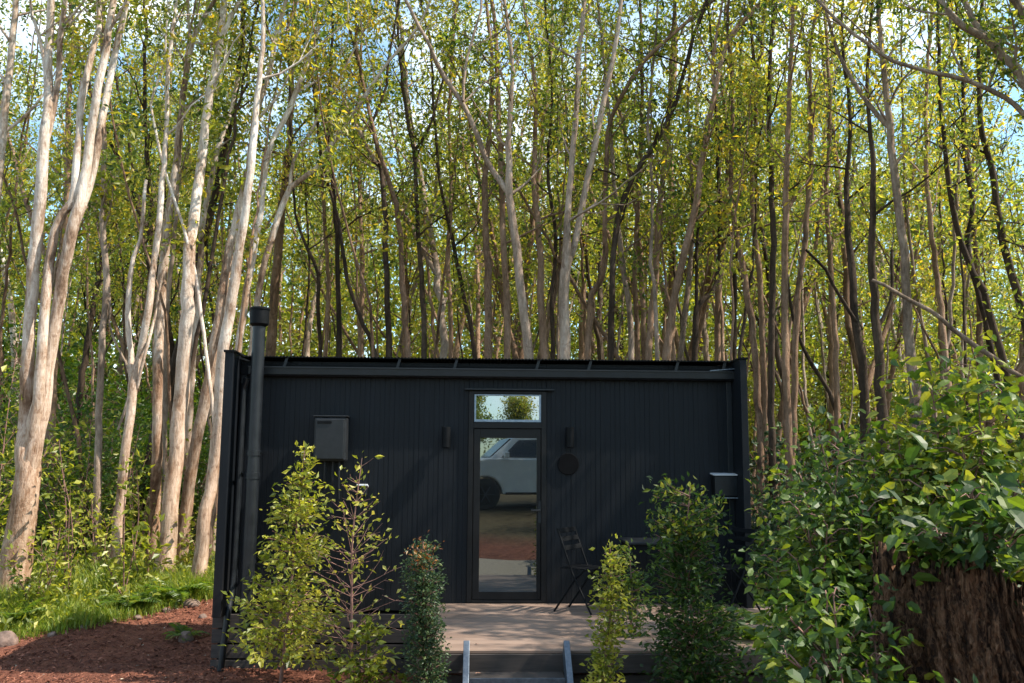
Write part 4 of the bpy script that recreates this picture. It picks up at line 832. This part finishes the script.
# ------------------------------------------------------------------ things on the wall
def wall_pt(px, py): p = P(px, py, WALL_Y); return p[0], p[2]
x, z = wall_pt(332.5, 439.5); wh = thing('water_heater', 'charcoal tankless water heater mounted on the wall left of the door', 'water heater', (x, WALL_Y, z))
MB().box((0, -.095, 0), (.36, .18, .49)).build('body', MAT['greybox'], wh, bevel=.02)
MB().box((0, -.199, .0), (.32, .022, .45)).build('front_panel', MAT['greybox'], wh, bevel=.012)
MB().box((-.06, -.213, .185), (.16, .012, .028)).build('exhaust_slot', MAT['blackmetal'], wh, bevel=.003)
MB().span((-.19, -.2, .247), (.19, -.002, .262)).build('rain_lip', MAT['greybox'], wh, bevel=.004)
for px_, l in ((-.06, .34), (.03, .3), (.1, .42)): MB().tube([(px_, -.1, -.24), (px_, -.1, -.24-l*.6), (px_+.005, -.07, -.24-l)], .011, 8).build('pipe', MAT['greybox'], wh, smooth=True)
x, z = wall_pt(363, 488); ob = thing('outlet_box', 'small pale grey weatherproof outlet box low on the wall below the water heater', 'outlet box', (x, WALL_Y, z))
MB().box((0, -.03, -.03), (.10, .058, .10)).build('body', MAT['greybox'], ob, bevel=.006); MB().box((0, -.045, .026), (.125, .085, .022), Matrix.Rotation(R(-14), 3, 'X')).build('lid', MAT['paleplastic'], ob, bevel=.005)
for px, lab in ((446.5, 'black cylinder wall lamp left of the door'), (569, 'black cylinder wall lamp right of the door, over the round disc')):
    x, z = wall_pt(px, 437.5); wl = thing('wall_lamp', lab, 'lamp', (x, WALL_Y, z), 0, 'wall lamps beside the door')
    MB().box((0, -.012, 0), (.06, .024, .12)).build('back_plate', MAT['blackmetal'], wl, bevel=.004)
    MB().box((0, -.04, 0), (.03, .04, .04)).build('arm', MAT['blackmetal'], wl)
    MB().lathe([(.036, -.115), (.047, -.112), (.047, .112), (.036, .115), (.03, .09)], (0, -.095, 0), 20).build('lamp_shade', MAT['blackmetal'], wl, smooth=True)
x, z = wall_pt(568, 464); wd = thing('wall_disc', 'round flat black disc hung on the wall under the right lamp', 'wall disc', (x, WALL_Y, z))
MB().lathe([(.118, -.002), (.121, -.006), (.121, -.022), (.117, -.026), (.01, -.027)], (0, 0, 0), 40, 'Y').build('face', MAT['interior'], wd, smooth=True)
MB().bar((0, -.02, .12), (0, -.012, .17), .006, .006).build('hook', MAT['blackmetal'], wd)
x0, z1 = wall_pt(710, 473); x1, z0 = wall_pt(737, 498); mbx = thing('meter_box', 'black meter box with a pale metal lid edge at the right end of the wall', 'meter box', ((x0+x1)/2, WALL_Y, (z0+z1)/2))
hw, hh_ = (x1-x0)/2, (z1-z0)/2
MB().span((-hw+.01, -.13, -hh_+.012), (hw-.01, -.002, hh_-.02)).build('body', MAT['blackmetal'], mbx, bevel=.004)
MB().span((-hw+.02, -.137, -hh_+.03), (hw-.03, -.1305, hh_-.035)).build('door', MAT['blackgloss'], mbx, bevel=.002)
MB().box((0, -.075, hh_-.012), (2*hw, .16, .013), Matrix.Rotation(R(6), 3, 'X')).build('lid', MAT['paleplastic'], mbx, bevel=.002)
MB().span((-hw+.09, -.142, -hh_), (hw, -.1385, -hh_+.01)).span((hw-.01, -.142, -hh_+.01), (hw, -.1385, -hh_+.06)).build('trim', MAT['trimblue'], mbx)

# ------------------------------------------------------------------ deck and steps
DF = P(506, 650.5, 7.72); d = _ray(506, 650.5); DFY = (DECK_Z-CAM_Z)*d[1]/d[2]
dl = P(434, 604, WALL_Y)[0]; dr = fr1+1.5
deck = thing('deck', 'brown composite board deck in front of the cabin door', 'deck', ((dl+dr)/2, DFY, 0)); db = ((dl+dr)/2, DFY, 0)
class DB(MB):
    def build(s, name, mat, parent=None, **kw):
        s.v = [(v[0]-db[0], v[1]-db[1], v[2]) for v in s.v]; return MB.build(s, name, mat, parent or deck, **kw)
w = DB(); nb_ = int((WALL_Y-.17-DFY)/.142)+1; p_ = (WALL_Y-.165-DFY)/nb_
for i in range(nb_):
    y0 = DFY+i*p_; xb = dl+[1.9, 3.1, 2.4, 3.6][i % 4]
    w.span((dl, y0, DECK_Z-.024), (xb-.002, y0+p_-.008, DECK_Z)).span((xb+.002, y0, DECK_Z-.024), (dr, y0+p_-.008, DECK_Z))
w.span((dl, WALL_Y-.165, DECK_Z-.026), (dr, WALL_Y-.034, DECK_Z-.001))
w.build('board', MAT['deck'], bevel=.003)
DB().span((dl+.004, DFY-.026, DECK_Z-.175), (dr, DFY-.002, DECK_Z-.026)).span((dl-.022, DFY-.026, DECK_Z-.175), (dl, WALL_Y-.17, DECK_Z-.03)).build('fascia', MAT['darkwood'], bevel=.003)
w = DB()
for xx in np.linspace(dl+.1, dr-.1, 5):
    for yy in (DFY+.12, DFY+1.3): w.span((xx-.045, yy-.045, -.1), (xx+.045, yy+.045, DECK_Z-.03))
w.build('post', MAT['darkwood'])
w = DB()
for i in range(3): w.span((dl+.02, DFY+.05, DECK_Z-.36-.17*i), (dr-.02, DFY+.075, DECK_Z-.21-.17*i))
w.build('skirt_board', MAT['darkwood'], bevel=.003)
sx0, sx1 = P(466.5, 650, DFY-.1)[0], P(566.5, 650, DFY-.1)[0]
steps = thing('steps', 'short steps with galvanised steel sides leading up to the deck', 'steps', ((sx0+sx1)/2, DFY-.4, .3))
sb = ((sx0+sx1)/2, DFY-.4, .3)
for xx in (sx0, sx1):
    m_ = MB().bar((xx, DFY-.055, DECK_Z+.04), (xx, DFY-.85, -.02+.1), .05, .16, (0, 0, 1)); m_.v = [(v[0]-sb[0], v[1]-sb[1], v[2]-sb[2]) for v in m_.v]; m_.build('stringer', MAT['galv'], steps, bevel=.004)
for i, (zz, yy) in enumerate(((.54, DFY-.03), (.30, DFY-.30))):
    m_ = MB().span((sx0+.027, yy-.25, zz-.03), (sx1-.027, yy-.01, zz)); m_.v = [(v[0]-sb[0], v[1]-sb[1], v[2]-sb[2]) for v in m_.v]; tr = m_.build('tread', MAT['darkwood'], steps, bevel=.004)
    m_ = MB().span((sx0+.027, yy-.268, zz-.05), (sx1-.027, yy-.252, zz+.006)); m_.v = [(v[0]-sb[0], v[1]-sb[1], v[2]-sb[2]) for v in m_.v]; m_.build('nosing', MAT['galv'], tr, bevel=.002)

def fallen_leaf(label, p, rz, sz):
    v, f, a = leaves(np.zeros((1, 3)), np.array([[math.cos(rz), math.sin(rz), .05]]), np.array([[.1, .1, 1.]]), [sz], [sz*.55], np.array([.9]), True)
    v[:, 2] += -v[:, 2].min()+.002; o = mesh_np('fallen_leaf', v, f, MAT['chips'], None, False, a); o.location = Vector([float(q) for q in p]); tag(o, label, 'leaf')
q = P(475, 668, DFY-.2); fallen_leaf('dry brown leaf lying on the upper step beside the left rail', (q[0], DFY-.17, .542), .4, .075)
q = P(478, 642, DFY+.2); fallen_leaf('small dry leaf on the deck boards just behind the left step rail', (q[0], DFY+.22, DECK_Z+.002), 2.0, .045)
# ------------------------------------------------------------------ table and folding chairs
def chair(label, loc, rz):
    t = thing('folding_chair', label, 'chair', loc, rz, 'folding chairs at the bistro table'); hw = .2
    for s in (-1, 1):
        MB().tube([(s*hw, -.2, .008), (s*hw, .02, .42), (s*hw, .19, .86)], .011, 8).build('back_leg', MAT['blackmetal'], t, smooth=True)
        MB().tube([(s*(hw-.026), .24, .008), (s*(hw-.026), .0, .34), (s*(hw-.026), -.12, .455)], .011, 8).build('front_leg', MAT['blackmetal'], t, smooth=True)
    m = MB()
    for i in range(5): m.box((0, -.16+.075*i, .455), (.37, .055, .014))
    m.build('seat', MAT['blackmetal'], t, bevel=.003)
    m = MB()
    for z, y in ((.66, .104), (.75, .143), (.835, .178)): m.box((0, y, z), (.4, .012, .05), Matrix.Rotation(R(-23), 3, 'X'))
    m.build('backrest', MAT['blackmetal'], t, bevel=.003)
    MB().tube([(-hw, -.15, .1), (hw, -.15, .1)], .008, 8).build('stretcher', MAT['blackmetal'], t, smooth=True)
    return t
p = P(584, 612, 9.55); chair('black folding chair on the deck just right of the door', (p[0], 9.72, DECK_Z), R(58))
p = P(733, 600, 9.7); chair('black folding chair half hidden at the right end of the deck', (p[0], 9.75, DECK_Z), R(-70))
p = P(658, 600, 9.65); tb_ = thing('bistro_table', 'square black bistro table against the wall behind the dense shrub', 'table', (p[0], 9.7, DECK_Z))
MB().span((-.36, -.32, .715), (.36, .32, .74)).build('tabletop', MAT['blackgloss'], tb_, bevel=.006)
for a, b in ((-1, -1), (-1, 1), (1, -1), (1, 1)): MB().tube([(a*.31, b*.27, .715), (-a*.1 if 0 else a*.33, b*.29, .004)], .014, 8).build('leg', MAT['blackmetal'], tb_, smooth=True)
for s_ in (-1, 1): MB().span((-.32, s_*.28-.01, .66), (.32, s_*.28+.01, .714)).build('apron', MAT['blackmetal'], tb_)

# ------------------------------------------------------------------ planted shrubs in front
def cone_shrub(label, top, foot, Y, half_w, ntier, leafm, rng, leafsz, per, bare=0.0, stemm='twig', sprig=None, tip=None, asp=.5, lo=.12, tint0=.55, name='shrub', kbr=7, droop=.1, sig=.05, upk=.25, tipmat='leaf_red', tipn=5, prof=lambda u: 1-u, group='planted shrubs before the cabin', broad=False, down=True):
    """Young conical shrub: one leader with tiers of thin side branches, leaves along each branch."""
    a = P(foot[0], foot[1], Y); a[2] = float(G(a[0], a[1]))-.03 if down else a[2]; b = P(top[0], top[1], Y)
    root = thing(name, label, 'shrub', a, 0, group); H = b[2]-a[2]
    lead = smooth_path(np.array([[0, 0, 0], (b-a)*.33+rng.normal(size=3)*.03*np.array([1, 1, 0]), (b-a)*.66+rng.normal(size=3)*.03*np.array([1, 1, 0]), b-a]), .08)
    tb = [(lead, np.linspace(min(.019, .008*H), .004, len(lead)), 7)]; cl = []; ax = []; tipc = []
    for t in range(ntier):
        u = lo+(1-lo)*(t+rng.uniform(0, .8))/ntier; i = int(u*(len(lead)-1)); p0 = lead[i]
        for k in range(kbr if u < .85 else 3):
            az = t*1.1+6.283*k/kbr+rng.normal()*.3; l = half_w*prof(u)*rng.uniform(.55, 1.15)+.04; e = upk+rng.normal()*(.12+.25*bare)
            d = np.array([math.cos(az)*math.cos(e), math.sin(az)*math.cos(e), math.sin(e)]); q = p0+d*l*.55; r_ = q+unit(d+np.array([0, 0, .25-droop]))*l*.5
            tb.append((np.array([p0, q, r_]), np.array([.006, .004, .002])*(1-.35*bare), 4))
            if rng.random() < bare*(1 if u < .62 else .25): 
                for z in range(2): 
                    o2 = q+(r_-q)*rng.random(); tb.append((np.array([o2, o2+unit(d+rng.normal(size=3)*.6)*l*.3]), np.array([.003, .0015]), 4))
                cl.append(r_); ax.append(d); continue
            for s in np.linspace(.3, 1, max(2, int(l/.07))):
                c = p0+(q-p0)*min(1, s*1.8) if s < .55 else q+(r_-q)*(s-.55)/.45
                cl.append(c); ax.append(d)
                if tip and u > tip: tipc.append(c)
    cl.append(lead[-1]); ax.append(np.array([0, 0, 1.]))
    V, F = wood(tb, rng); mesh_np('stem', V, F, MAT[stemm], root, True)
    v, f, a_ = scatter(np.array(cl), per, sig, rng, leafsz, asp, .55, .25, tint0, .25, broad, np.array(ax)); mesh_np('foliage', v, f, MAT[leafm], root, False, a_)
    if tip:
        tc = np.array([lead[-1]]+tipc); v, f, a_ = scatter(tc, tipn, .04, rng, leafsz*1.05, asp, .2, -.6); mesh_np('tip_leaves', v, f, MAT[tipmat], root, False, a_, )
    return root
cone_shrub('lime leaved conical shrub left of the door, the fuller of the two slender ones', (305, 447), (281, 668), 9.5, .66, 24, 'leaf_lime', R_(71), .07, 6, .05, droop=.3, tint0=.74, prof=lambda u: (1-u)**1.05*(1 if u > .12 else .75), kbr=6)
cone_shrub('sparse conical shrub with bare pinkish twigs under the water heater', (362, 458), (352, 660), 9.2, .42, 16, 'leaf_lime', R_(72), .065, 2, .78, tint0=.66, prof=lambda u: .35+.65*math.sin(math.pi*min(1, u*1.0+.12)) if u < .88 else .25, kbr=6, upk=.38)
cone_shrub('low leafy seedling at the foot of the sparse twiggy shrub', (365, 622), (368, 683), 9.0, .34, 7, 'leaf_lime', R_(73), .085, 5, 0, tint0=.3, kbr=7)
cone_shrub('narrow dark green column shrub with rusty new growth on top, left of the steps', (423, 541), (428, 690), 7.35, .085, 42, 'leaf_dark', R_(74), .03, 15, 0, prof=lambda u: 1 if u < .9 else .55, kbr=8, tip=.88, tipn=5, sig=.03, lo=.02)
cone_shrub('slim yellow green twin tipped shrub right of the steps', (610, 545), (607, 690), 7.0, .072, 24, 'leaf_lime', R_(75), .045, 8, 0, tint0=.4, prof=lambda u: .95 if u < .35 else (.45 if u < .55 else (.85 if u < .85 else .45)), kbr=6, lo=.03, sig=.035)
cone_shrub('slim dark green shrub between the chair and the dense shrub', (629, 545), (634, 640), 8.3, .09, 20, 'leaf_glossy', R_(76), .05, 6, 0, prof=lambda u: .9 if u < .8 else .5, kbr=6, sig=.035, lo=.05)
cone_shrub('dense glossy green shrub with bright lime top in front of the table', (690, 486), (696, 690), 7.3, .32, 32, 'leaf_glossy', R_(77), .055, 7, 0, prof=lambda u: .7 if u < .15 else (.95 if u < .5 else (.66 if u < .72 else .68)), kbr=9, sig=.05, lo=.05, tint0=.12, tip=.76, tipmat='leaf_lime', tipn=3)  # leaves near the top take a lighter lime colour than the rest
# ------------------------------------------------------------------ stump and big bush on the right
SY = 5.0
sc_ = P(1000, 600, SY); gz = float(G(sc_[0], SY)); zt = P(950, 586, SY-.5)[2]
st = thing('tree_stump', 'massive reddish brown stump with deep vertical bark furrows under the big bush', 'stump', (sc_[0], SY, gz))
rg = R_(81); nA, nZ = 520, 70; ang = np.linspace(0, 2*np.pi, nA, endpoint=False); fur = np.zeros(nA)
for q in range(60):
    fr_ = rg.integers(9, 120); fur += rg.normal()*np.sin(fr_*ang+rg.uniform(0, 6.28))/math.sqrt(fr_)
fur = -np.abs(fur); fur = fur/np.abs(fur).max()*1.6+.5; VV = []; Ht = zt-gz
for j in range(nZ):
    u = j/(nZ-1); tw = np.interp((ang+.25*u+.05*np.sin(u*9)) % (2*np.pi), ang, fur); r = (.62+.14*(1-u)**2)*(1+.10*tw+.014*rg.normal(size=nA))
    top = Ht*(1+.07*np.sin(ang*2+1)+.05*np.sin(5*ang)+.03*rg.normal(size=nA)*(u > .97))
    VV.append(np.stack([r*np.cos(ang), r*np.sin(ang), -.1+u*(top+.1)], 1))
VV.append(VV[-1]*np.array([.82, .82, .97])); VV.append(VV[-1]*np.array([.3, .3, .9])); V = np.vstack(VV); i = (np.arange(len(VV)-1)*nA)[:, None]; j = np.arange(nA)[None]; j2 = (j+1) % nA
F = np.stack([i+j, i+j2, i+nA+j2, i+nA+j], -1).reshape(-1, 4); mesh_np('bark', V, F, MAT['stump'], st, True)
def broad_bush(label, base, tips, rng, size, per, leafm='leaf_glossy', tint0=.5, stemr=.014, sig=.11, nside=5, sl=.35, zmin=.25):
    base = np.asarray(base, float); root = thing('bush', label, 'bush', base, 0, None); tb = []; cl = []; ax = []
    for e in tips:
        e = np.asarray(e)-base; m_ = e*np.array([.45, .45, .6])+rng.normal(size=3)*.08
        s0 = rng.normal(size=3)*np.array([.12, .12, 0]); pts = smooth_path(np.array([s0-np.array([0, 0, .05]), m_, e]), .1); tb.append((pts, np.linspace(stemr, .004, len(pts)), 6))
        for k in range(nside*3):
            i = int(len(pts)*(zmin+(1-zmin)*(k+rng.random())/(nside*3))); i = min(i, len(pts)-1); az = k*2.4+rng.normal()*.4; d = np.array([math.cos(az), math.sin(az), .35+rng.normal()*.2]); l = sl*rng.uniform(.4, 1.15)*(1-.45*i/len(pts))
            q = pts[i]+unit(d)*l; tb.append((np.array([pts[i], (pts[i]+q)/2+np.array([0, 0, .03]), q]), np.array([.005, .004, .002]), 4))
            for s in (.5, 1.0): cl.append(pts[i]+(q-pts[i])*s); ax.append(unit(d*np.array([1, 1, .1])))
        cl.append(pts[-1]); ax.append(unit(rng.normal(size=3)))
    V, F = wood(tb, rng); mesh_np('stem', V, F, MAT['twig'], root, True)
    v, f, a = scatter(np.array(cl), per, sig, rng, size, .58, .85, .35, tint0, .25, True, np.array(ax)); mesh_np('foliage', v, f, MAT[leafm], root, False, a); return root
def tips(px, Y, jy, n, rng):
    out = []
    for (x, y) in px:
        for k in range(n): out.append(P(x+rng.normal()*9, y+abs(rng.normal())*9, Y+rng.uniform(-jy, jy)))
    return out
rg = R_(82); bx = P(960, 560, 5.9)
broad_bush('tall broad leaved bush rising highest behind the stump at the right edge', (bx[0], 5.9, float(G(bx[0], 5.9))), tips([(955, 352), (930, 385), (985, 378), (905, 425), (1010, 400), (960, 420), (1035, 410), (930, 470), (985, 470), (1020, 480), (890, 490)], 5.9, .35, 2, rg), rg, .088, 7, nside=4, sl=.36, zmin=.4, tint0=.66)
rg = R_(83); bx = P(850, 600, 6.1)
broad_bush('wide rounded green bush filling the lower right corner left of the stump', (bx[0], 6.1, float(G(bx[0], 6.1))), tips([(835, 440), (800, 475), (865, 445), (795, 505), (895, 455), (825, 520), (860, 500), (792, 555), (845, 570), (890, 530), (812, 600), (795, 620), (870, 600), (925, 470)], 6.1, .5, 2, rg), rg, .060, 12, nside=5, sl=.32, zmin=.2, tint0=.6)
rg = R_(84); bx = P(845, 640, 4.7)
broad_bush('low dark leaved bush at the left foot of the stump', (bx[0], 4.7, float(G(bx[0], 4.7))), tips([(800, 610), (835, 590), (862, 610), (850, 650), (795, 650), (820, 670)], 4.7, .25, 2, rg), rg, .072, 6, nside=4, sl=.22, zmin=.15, tint0=.48)
rg = R_(85); bx = P(960, 575, 4.75)
broad_bush('leafy shoots drooping over the front rim of the stump', (bx[0]+.1, 5.0, zt-.05), tips([(975, 530), (1005, 545), (1020, 535), (985, 500), (920, 530)], 4.6, .12, 2, rg), rg, .105, 5, nside=2, sl=.22, zmin=.4)
shrub('shrub', 'small green seedling in front of the foot of the stump', 'shrub', ground_at(968, 4.1), .52, .13, 6, 5, 4, .06, 'leaf_glossy', R_(86), stemr=.004, z0=.5, broad=True)
cone_shrub('low mid green bush spilling past the right end of the deck', (784, 530), (782, 690), 6.8, .19, 14, 'leaf_glossy', R_(87), .075, 5, 0, prof=lambda u: 1-.6*u, kbr=8, lo=.05, broad=True)

# ------------------------------------------------------------------ parked car, seen mirrored in the door
CYc = -2.55; cz = float(G(0, -1.6)); wx = P(492, 490, 2*WALL_Y+1.6)[0]
car = thing('parked_car', 'silver white pickup parked across the clearing, mirrored in the door glass', 'car', (wx-.30, CYc, cz), R(-9))
def prism(poly, y0, y1, inset=0):
    m = len(poly); v = [(x, y0, z) for x, z in poly]+[(x, y1, z) for x, z in poly]
    return v, [tuple(range(m)), tuple(range(m, 2*m))[::-1]]+[(i, m+i, m+(i+1) % m, (i+1) % m) for i in range(m)]
def arch(cx, r=.43, n=9): return [(cx-r*math.cos(math.pi*i/n), .36+r*math.sin(math.pi*i/n)) for i in range(n+1)]
low = [(-.95, .36), (-.92, .75), (-.8, 1.0), (.55, 1.14), (4.2, 1.14), (4.3, .95), (4.28, .45), (3.35+.43, .36)]+arch(3.3)[::-1][1:]+[(.48, .36)]+arch(0)[::-1]
low = [(-.95, .42), (-.95, .92), (-.80, 1.12), (.1, 1.26), (4.25, 1.26), (4.3, 1.0), (4.28, .42)]+[(3.3+.43*math.cos(a), .38+.43*math.sin(a)) for a in np.linspace(0, math.pi, 10)]+[(.43*math.cos(a), .38+.43*math.sin(a)) for a in np.linspace(0, math.pi, 10)]
v, f = prism(low, -.9, .9); MB().raw(v, f).build('body', MAT['carpaint'], car, bevel=.04)
cabp = [(.10, 1.24), (.72, 1.76), (1.05, 1.82), (2.5, 1.82), (2.72, 1.76), (2.95, 1.24)]; ins = [0, .17, .2, .2, .17, 0]; m = len(cabp)
v = [(x, -.86+i_, z) for (x, z), i_ in zip(cabp, ins)]+[(x, .86-i_, z) for (x, z), i_ in zip(cabp, ins)]
MB().raw(v, [tuple(range(m)), tuple(range(m, 2*m))[::-1]]+[(i, m+i, m+(i+1) % m, (i+1) % m) for i in range(m)]).build('roof', MAT['carpaint'], car, bevel=.03)
for s in (-1, 1):
    def sd(x, z): return (x, s*(.87-.175*(z-1.24)/.52), z)
    for q in ([(.40, 1.28), (.86, 1.70), (1.45, 1.73), (1.45, 1.28)], [(1.53, 1.28), (1.53, 1.73), (2.45, 1.72), (2.7, 1.28)]):
        a_ = [sd(*t) for t in q]; MB().raw(a_+[(x, y-s*.02, z) for x, y, z in a_], [(0, 1, 2, 3), (7, 6, 5, 4)]+[(i, 4+i, 4+(i+1) % 4, (i+1) % 4) for i in range(4)]).build('side_window', MAT['carglass'], car)
    for xx in (0, 3.3):
        wh_ = MB().lathe([(.25, -.11), (.36, -.105), (.38, -.06), (.38, .06), (.36, .105), (.25, .11)], (xx, s*.8, .38), 30, 'Y').build('wheel', MAT['rubber'], car, smooth=True)
        mm = MB().lathe([(.05, -.01), (.24, -.012), (.255, .0), (.24, .012), (.05, .01)], (xx, s*.905, .38), 24, 'Y')
        mm.build('rim', MAT['greybox'], wh_)
        mm = MB()
        for k in range(6): a_ = k*math.pi/3; mm.bar((xx, s*.925, .38), (xx+.22*math.cos(a_), s*.925, .38+.22*math.sin(a_)), .02, .06, (0, 1, 0))
        mm.build('spoke', MAT['galv'], wh_)
    MB().box((.50, s*.99, 1.34), (.12, .2, .15)).build('side_mirror', MAT['carpaint'], car, bevel=.03)
    MB().box((-.86, s*.68, .96), (.2, .36, .14)).build('headlight', MAT['lamp'], car, bevel=.03)
    for xx in (1.55, 2.4): MB().box((xx, s*.91, 1.14), (.16, .03, .03)).build('door_handle', MAT['carpaint'], car, bevel=.008)
    MB().box((1.6, s*.87, .4), (2.2, .1, .06)).build('side_step', MAT['blackmetal'], car, bevel=.01)
MB().raw([(.17, -.74, 1.30), (.17, .74, 1.30), (.68, .66, 1.73), (.68, -.66, 1.73), (.13, -.74, 1.295), (.13, .74, 1.295), (.64, .66, 1.74), (.64, -.66, 1.74)], [(0, 1, 2, 3), (7, 6, 5, 4), (0, 4, 5, 1), (1, 5, 6, 2), (2, 6, 7, 3), (3, 7, 4, 0)]).build('windscreen', MAT['carglass'], car)

# tell look-alike trunks of one zone apart by their order across the photo
same = {}
for o in S.objects:
    if o.parent is None and o.get('group') in ('slender trunks filling the wood', 'pole thin young trees between the trunks'): same.setdefault(o['label'], []).append(o)
for lab, os_ in same.items():
    if len(os_) < 2: continue
    os_.sort(key=lambda o: proj((o.location.x, o.location.y, o.location.z+4.5))[0])
    for i, o in enumerate(os_):
        o['label'] = lab + ((', left of two', ', right of two')[i] if len(os_) == 2 else (', leftmost', ', middle', ', rightmost')[min(2, i if i < 2 else 2)])
# ------------------------------------------------------------------ light, sky, view
to_sun = Vector((0.98, -0.2, 0)).normalized(); EL = R(52)
ts = Vector((to_sun.x*math.cos(EL), to_sun.y*math.cos(EL), math.sin(EL)))
sl = bpy.data.lights.new('sun', 'SUN'); sl.energy = 4.5; sl.angle = R(.5); sl.color = (1, .91, .78)
so = bpy.data.objects.new('sun', sl); COL.objects.link(so); so.rotation_euler = ts.to_track_quat('Z', 'Y').to_euler()
wd_ = bpy.data.worlds.new('World'); S.world = wd_; wd_.use_nodes = True; nt = wd_.node_tree; nt.nodes.clear()
out = N(nt, 'ShaderNodeOutputWorld'); bg = N(nt, 'ShaderNodeBackground'); bg.inputs['Strength'].default_value = .15
sky = N(nt, 'ShaderNodeTexSky'); sky.sky_type = 'NISHITA'; sky.sun_disc = False; sky.sun_elevation = EL; sky.sun_rotation = math.atan2(ts.x, ts.y); sky.air_density = 1.0; sky.dust_density = .6
tc = N(nt, 'ShaderNodeTexCoord'); mp = N(nt, 'ShaderNodeMapping'); mp.inputs['Scale'].default_value = (1, 1, 2.2); L(nt, tc.outputs['Generated'], mp.inputs['Vector'])
cf = noise(nt, 2.6, 8, mp.outputs[0], .6, .3); cm = ramp(nt, cf, [(.48, (0, 0, 0)), (.66, (1, 1, 1))])
mx = N(nt, 'ShaderNodeMix', data_type='RGBA'); L(nt, cm, mx.inputs['Factor']); tn = N(nt, 'ShaderNodeMix', data_type='RGBA', blend_type='MULTIPLY'); tn.inputs['Factor'].default_value = 1; L(nt, sky.outputs[0], tn.inputs[6]); tn.inputs[7].default_value = (.86, 1.02, .97, 1); L(nt, tn.outputs[2], mx.inputs[6]); mx.inputs[7].default_value = (5.8, 6.2, 6.4, 1)
L(nt, mx.outputs[2], bg.inputs['Color']); L(nt, bg.outputs[0], out.inputs[0])
vs = S.view_settings; vs.view_transform = 'Standard'; vs.look = 'None'; vs.gamma = 1; vs.exposure = 1.22; vs.use_curve_mapping = False
c = S.cycles; c.max_bounces = 5; c.diffuse_bounces = 3; c.glossy_bounces = 3; c.transmission_bounces = 4; c.sample_clamp_indirect = 6
c.use_denoising = True; c.use_adaptive_sampling = True; c.adaptive_threshold = .02
try: c.denoiser = 'OPENIMAGEDENOISE'
except Exception: pass
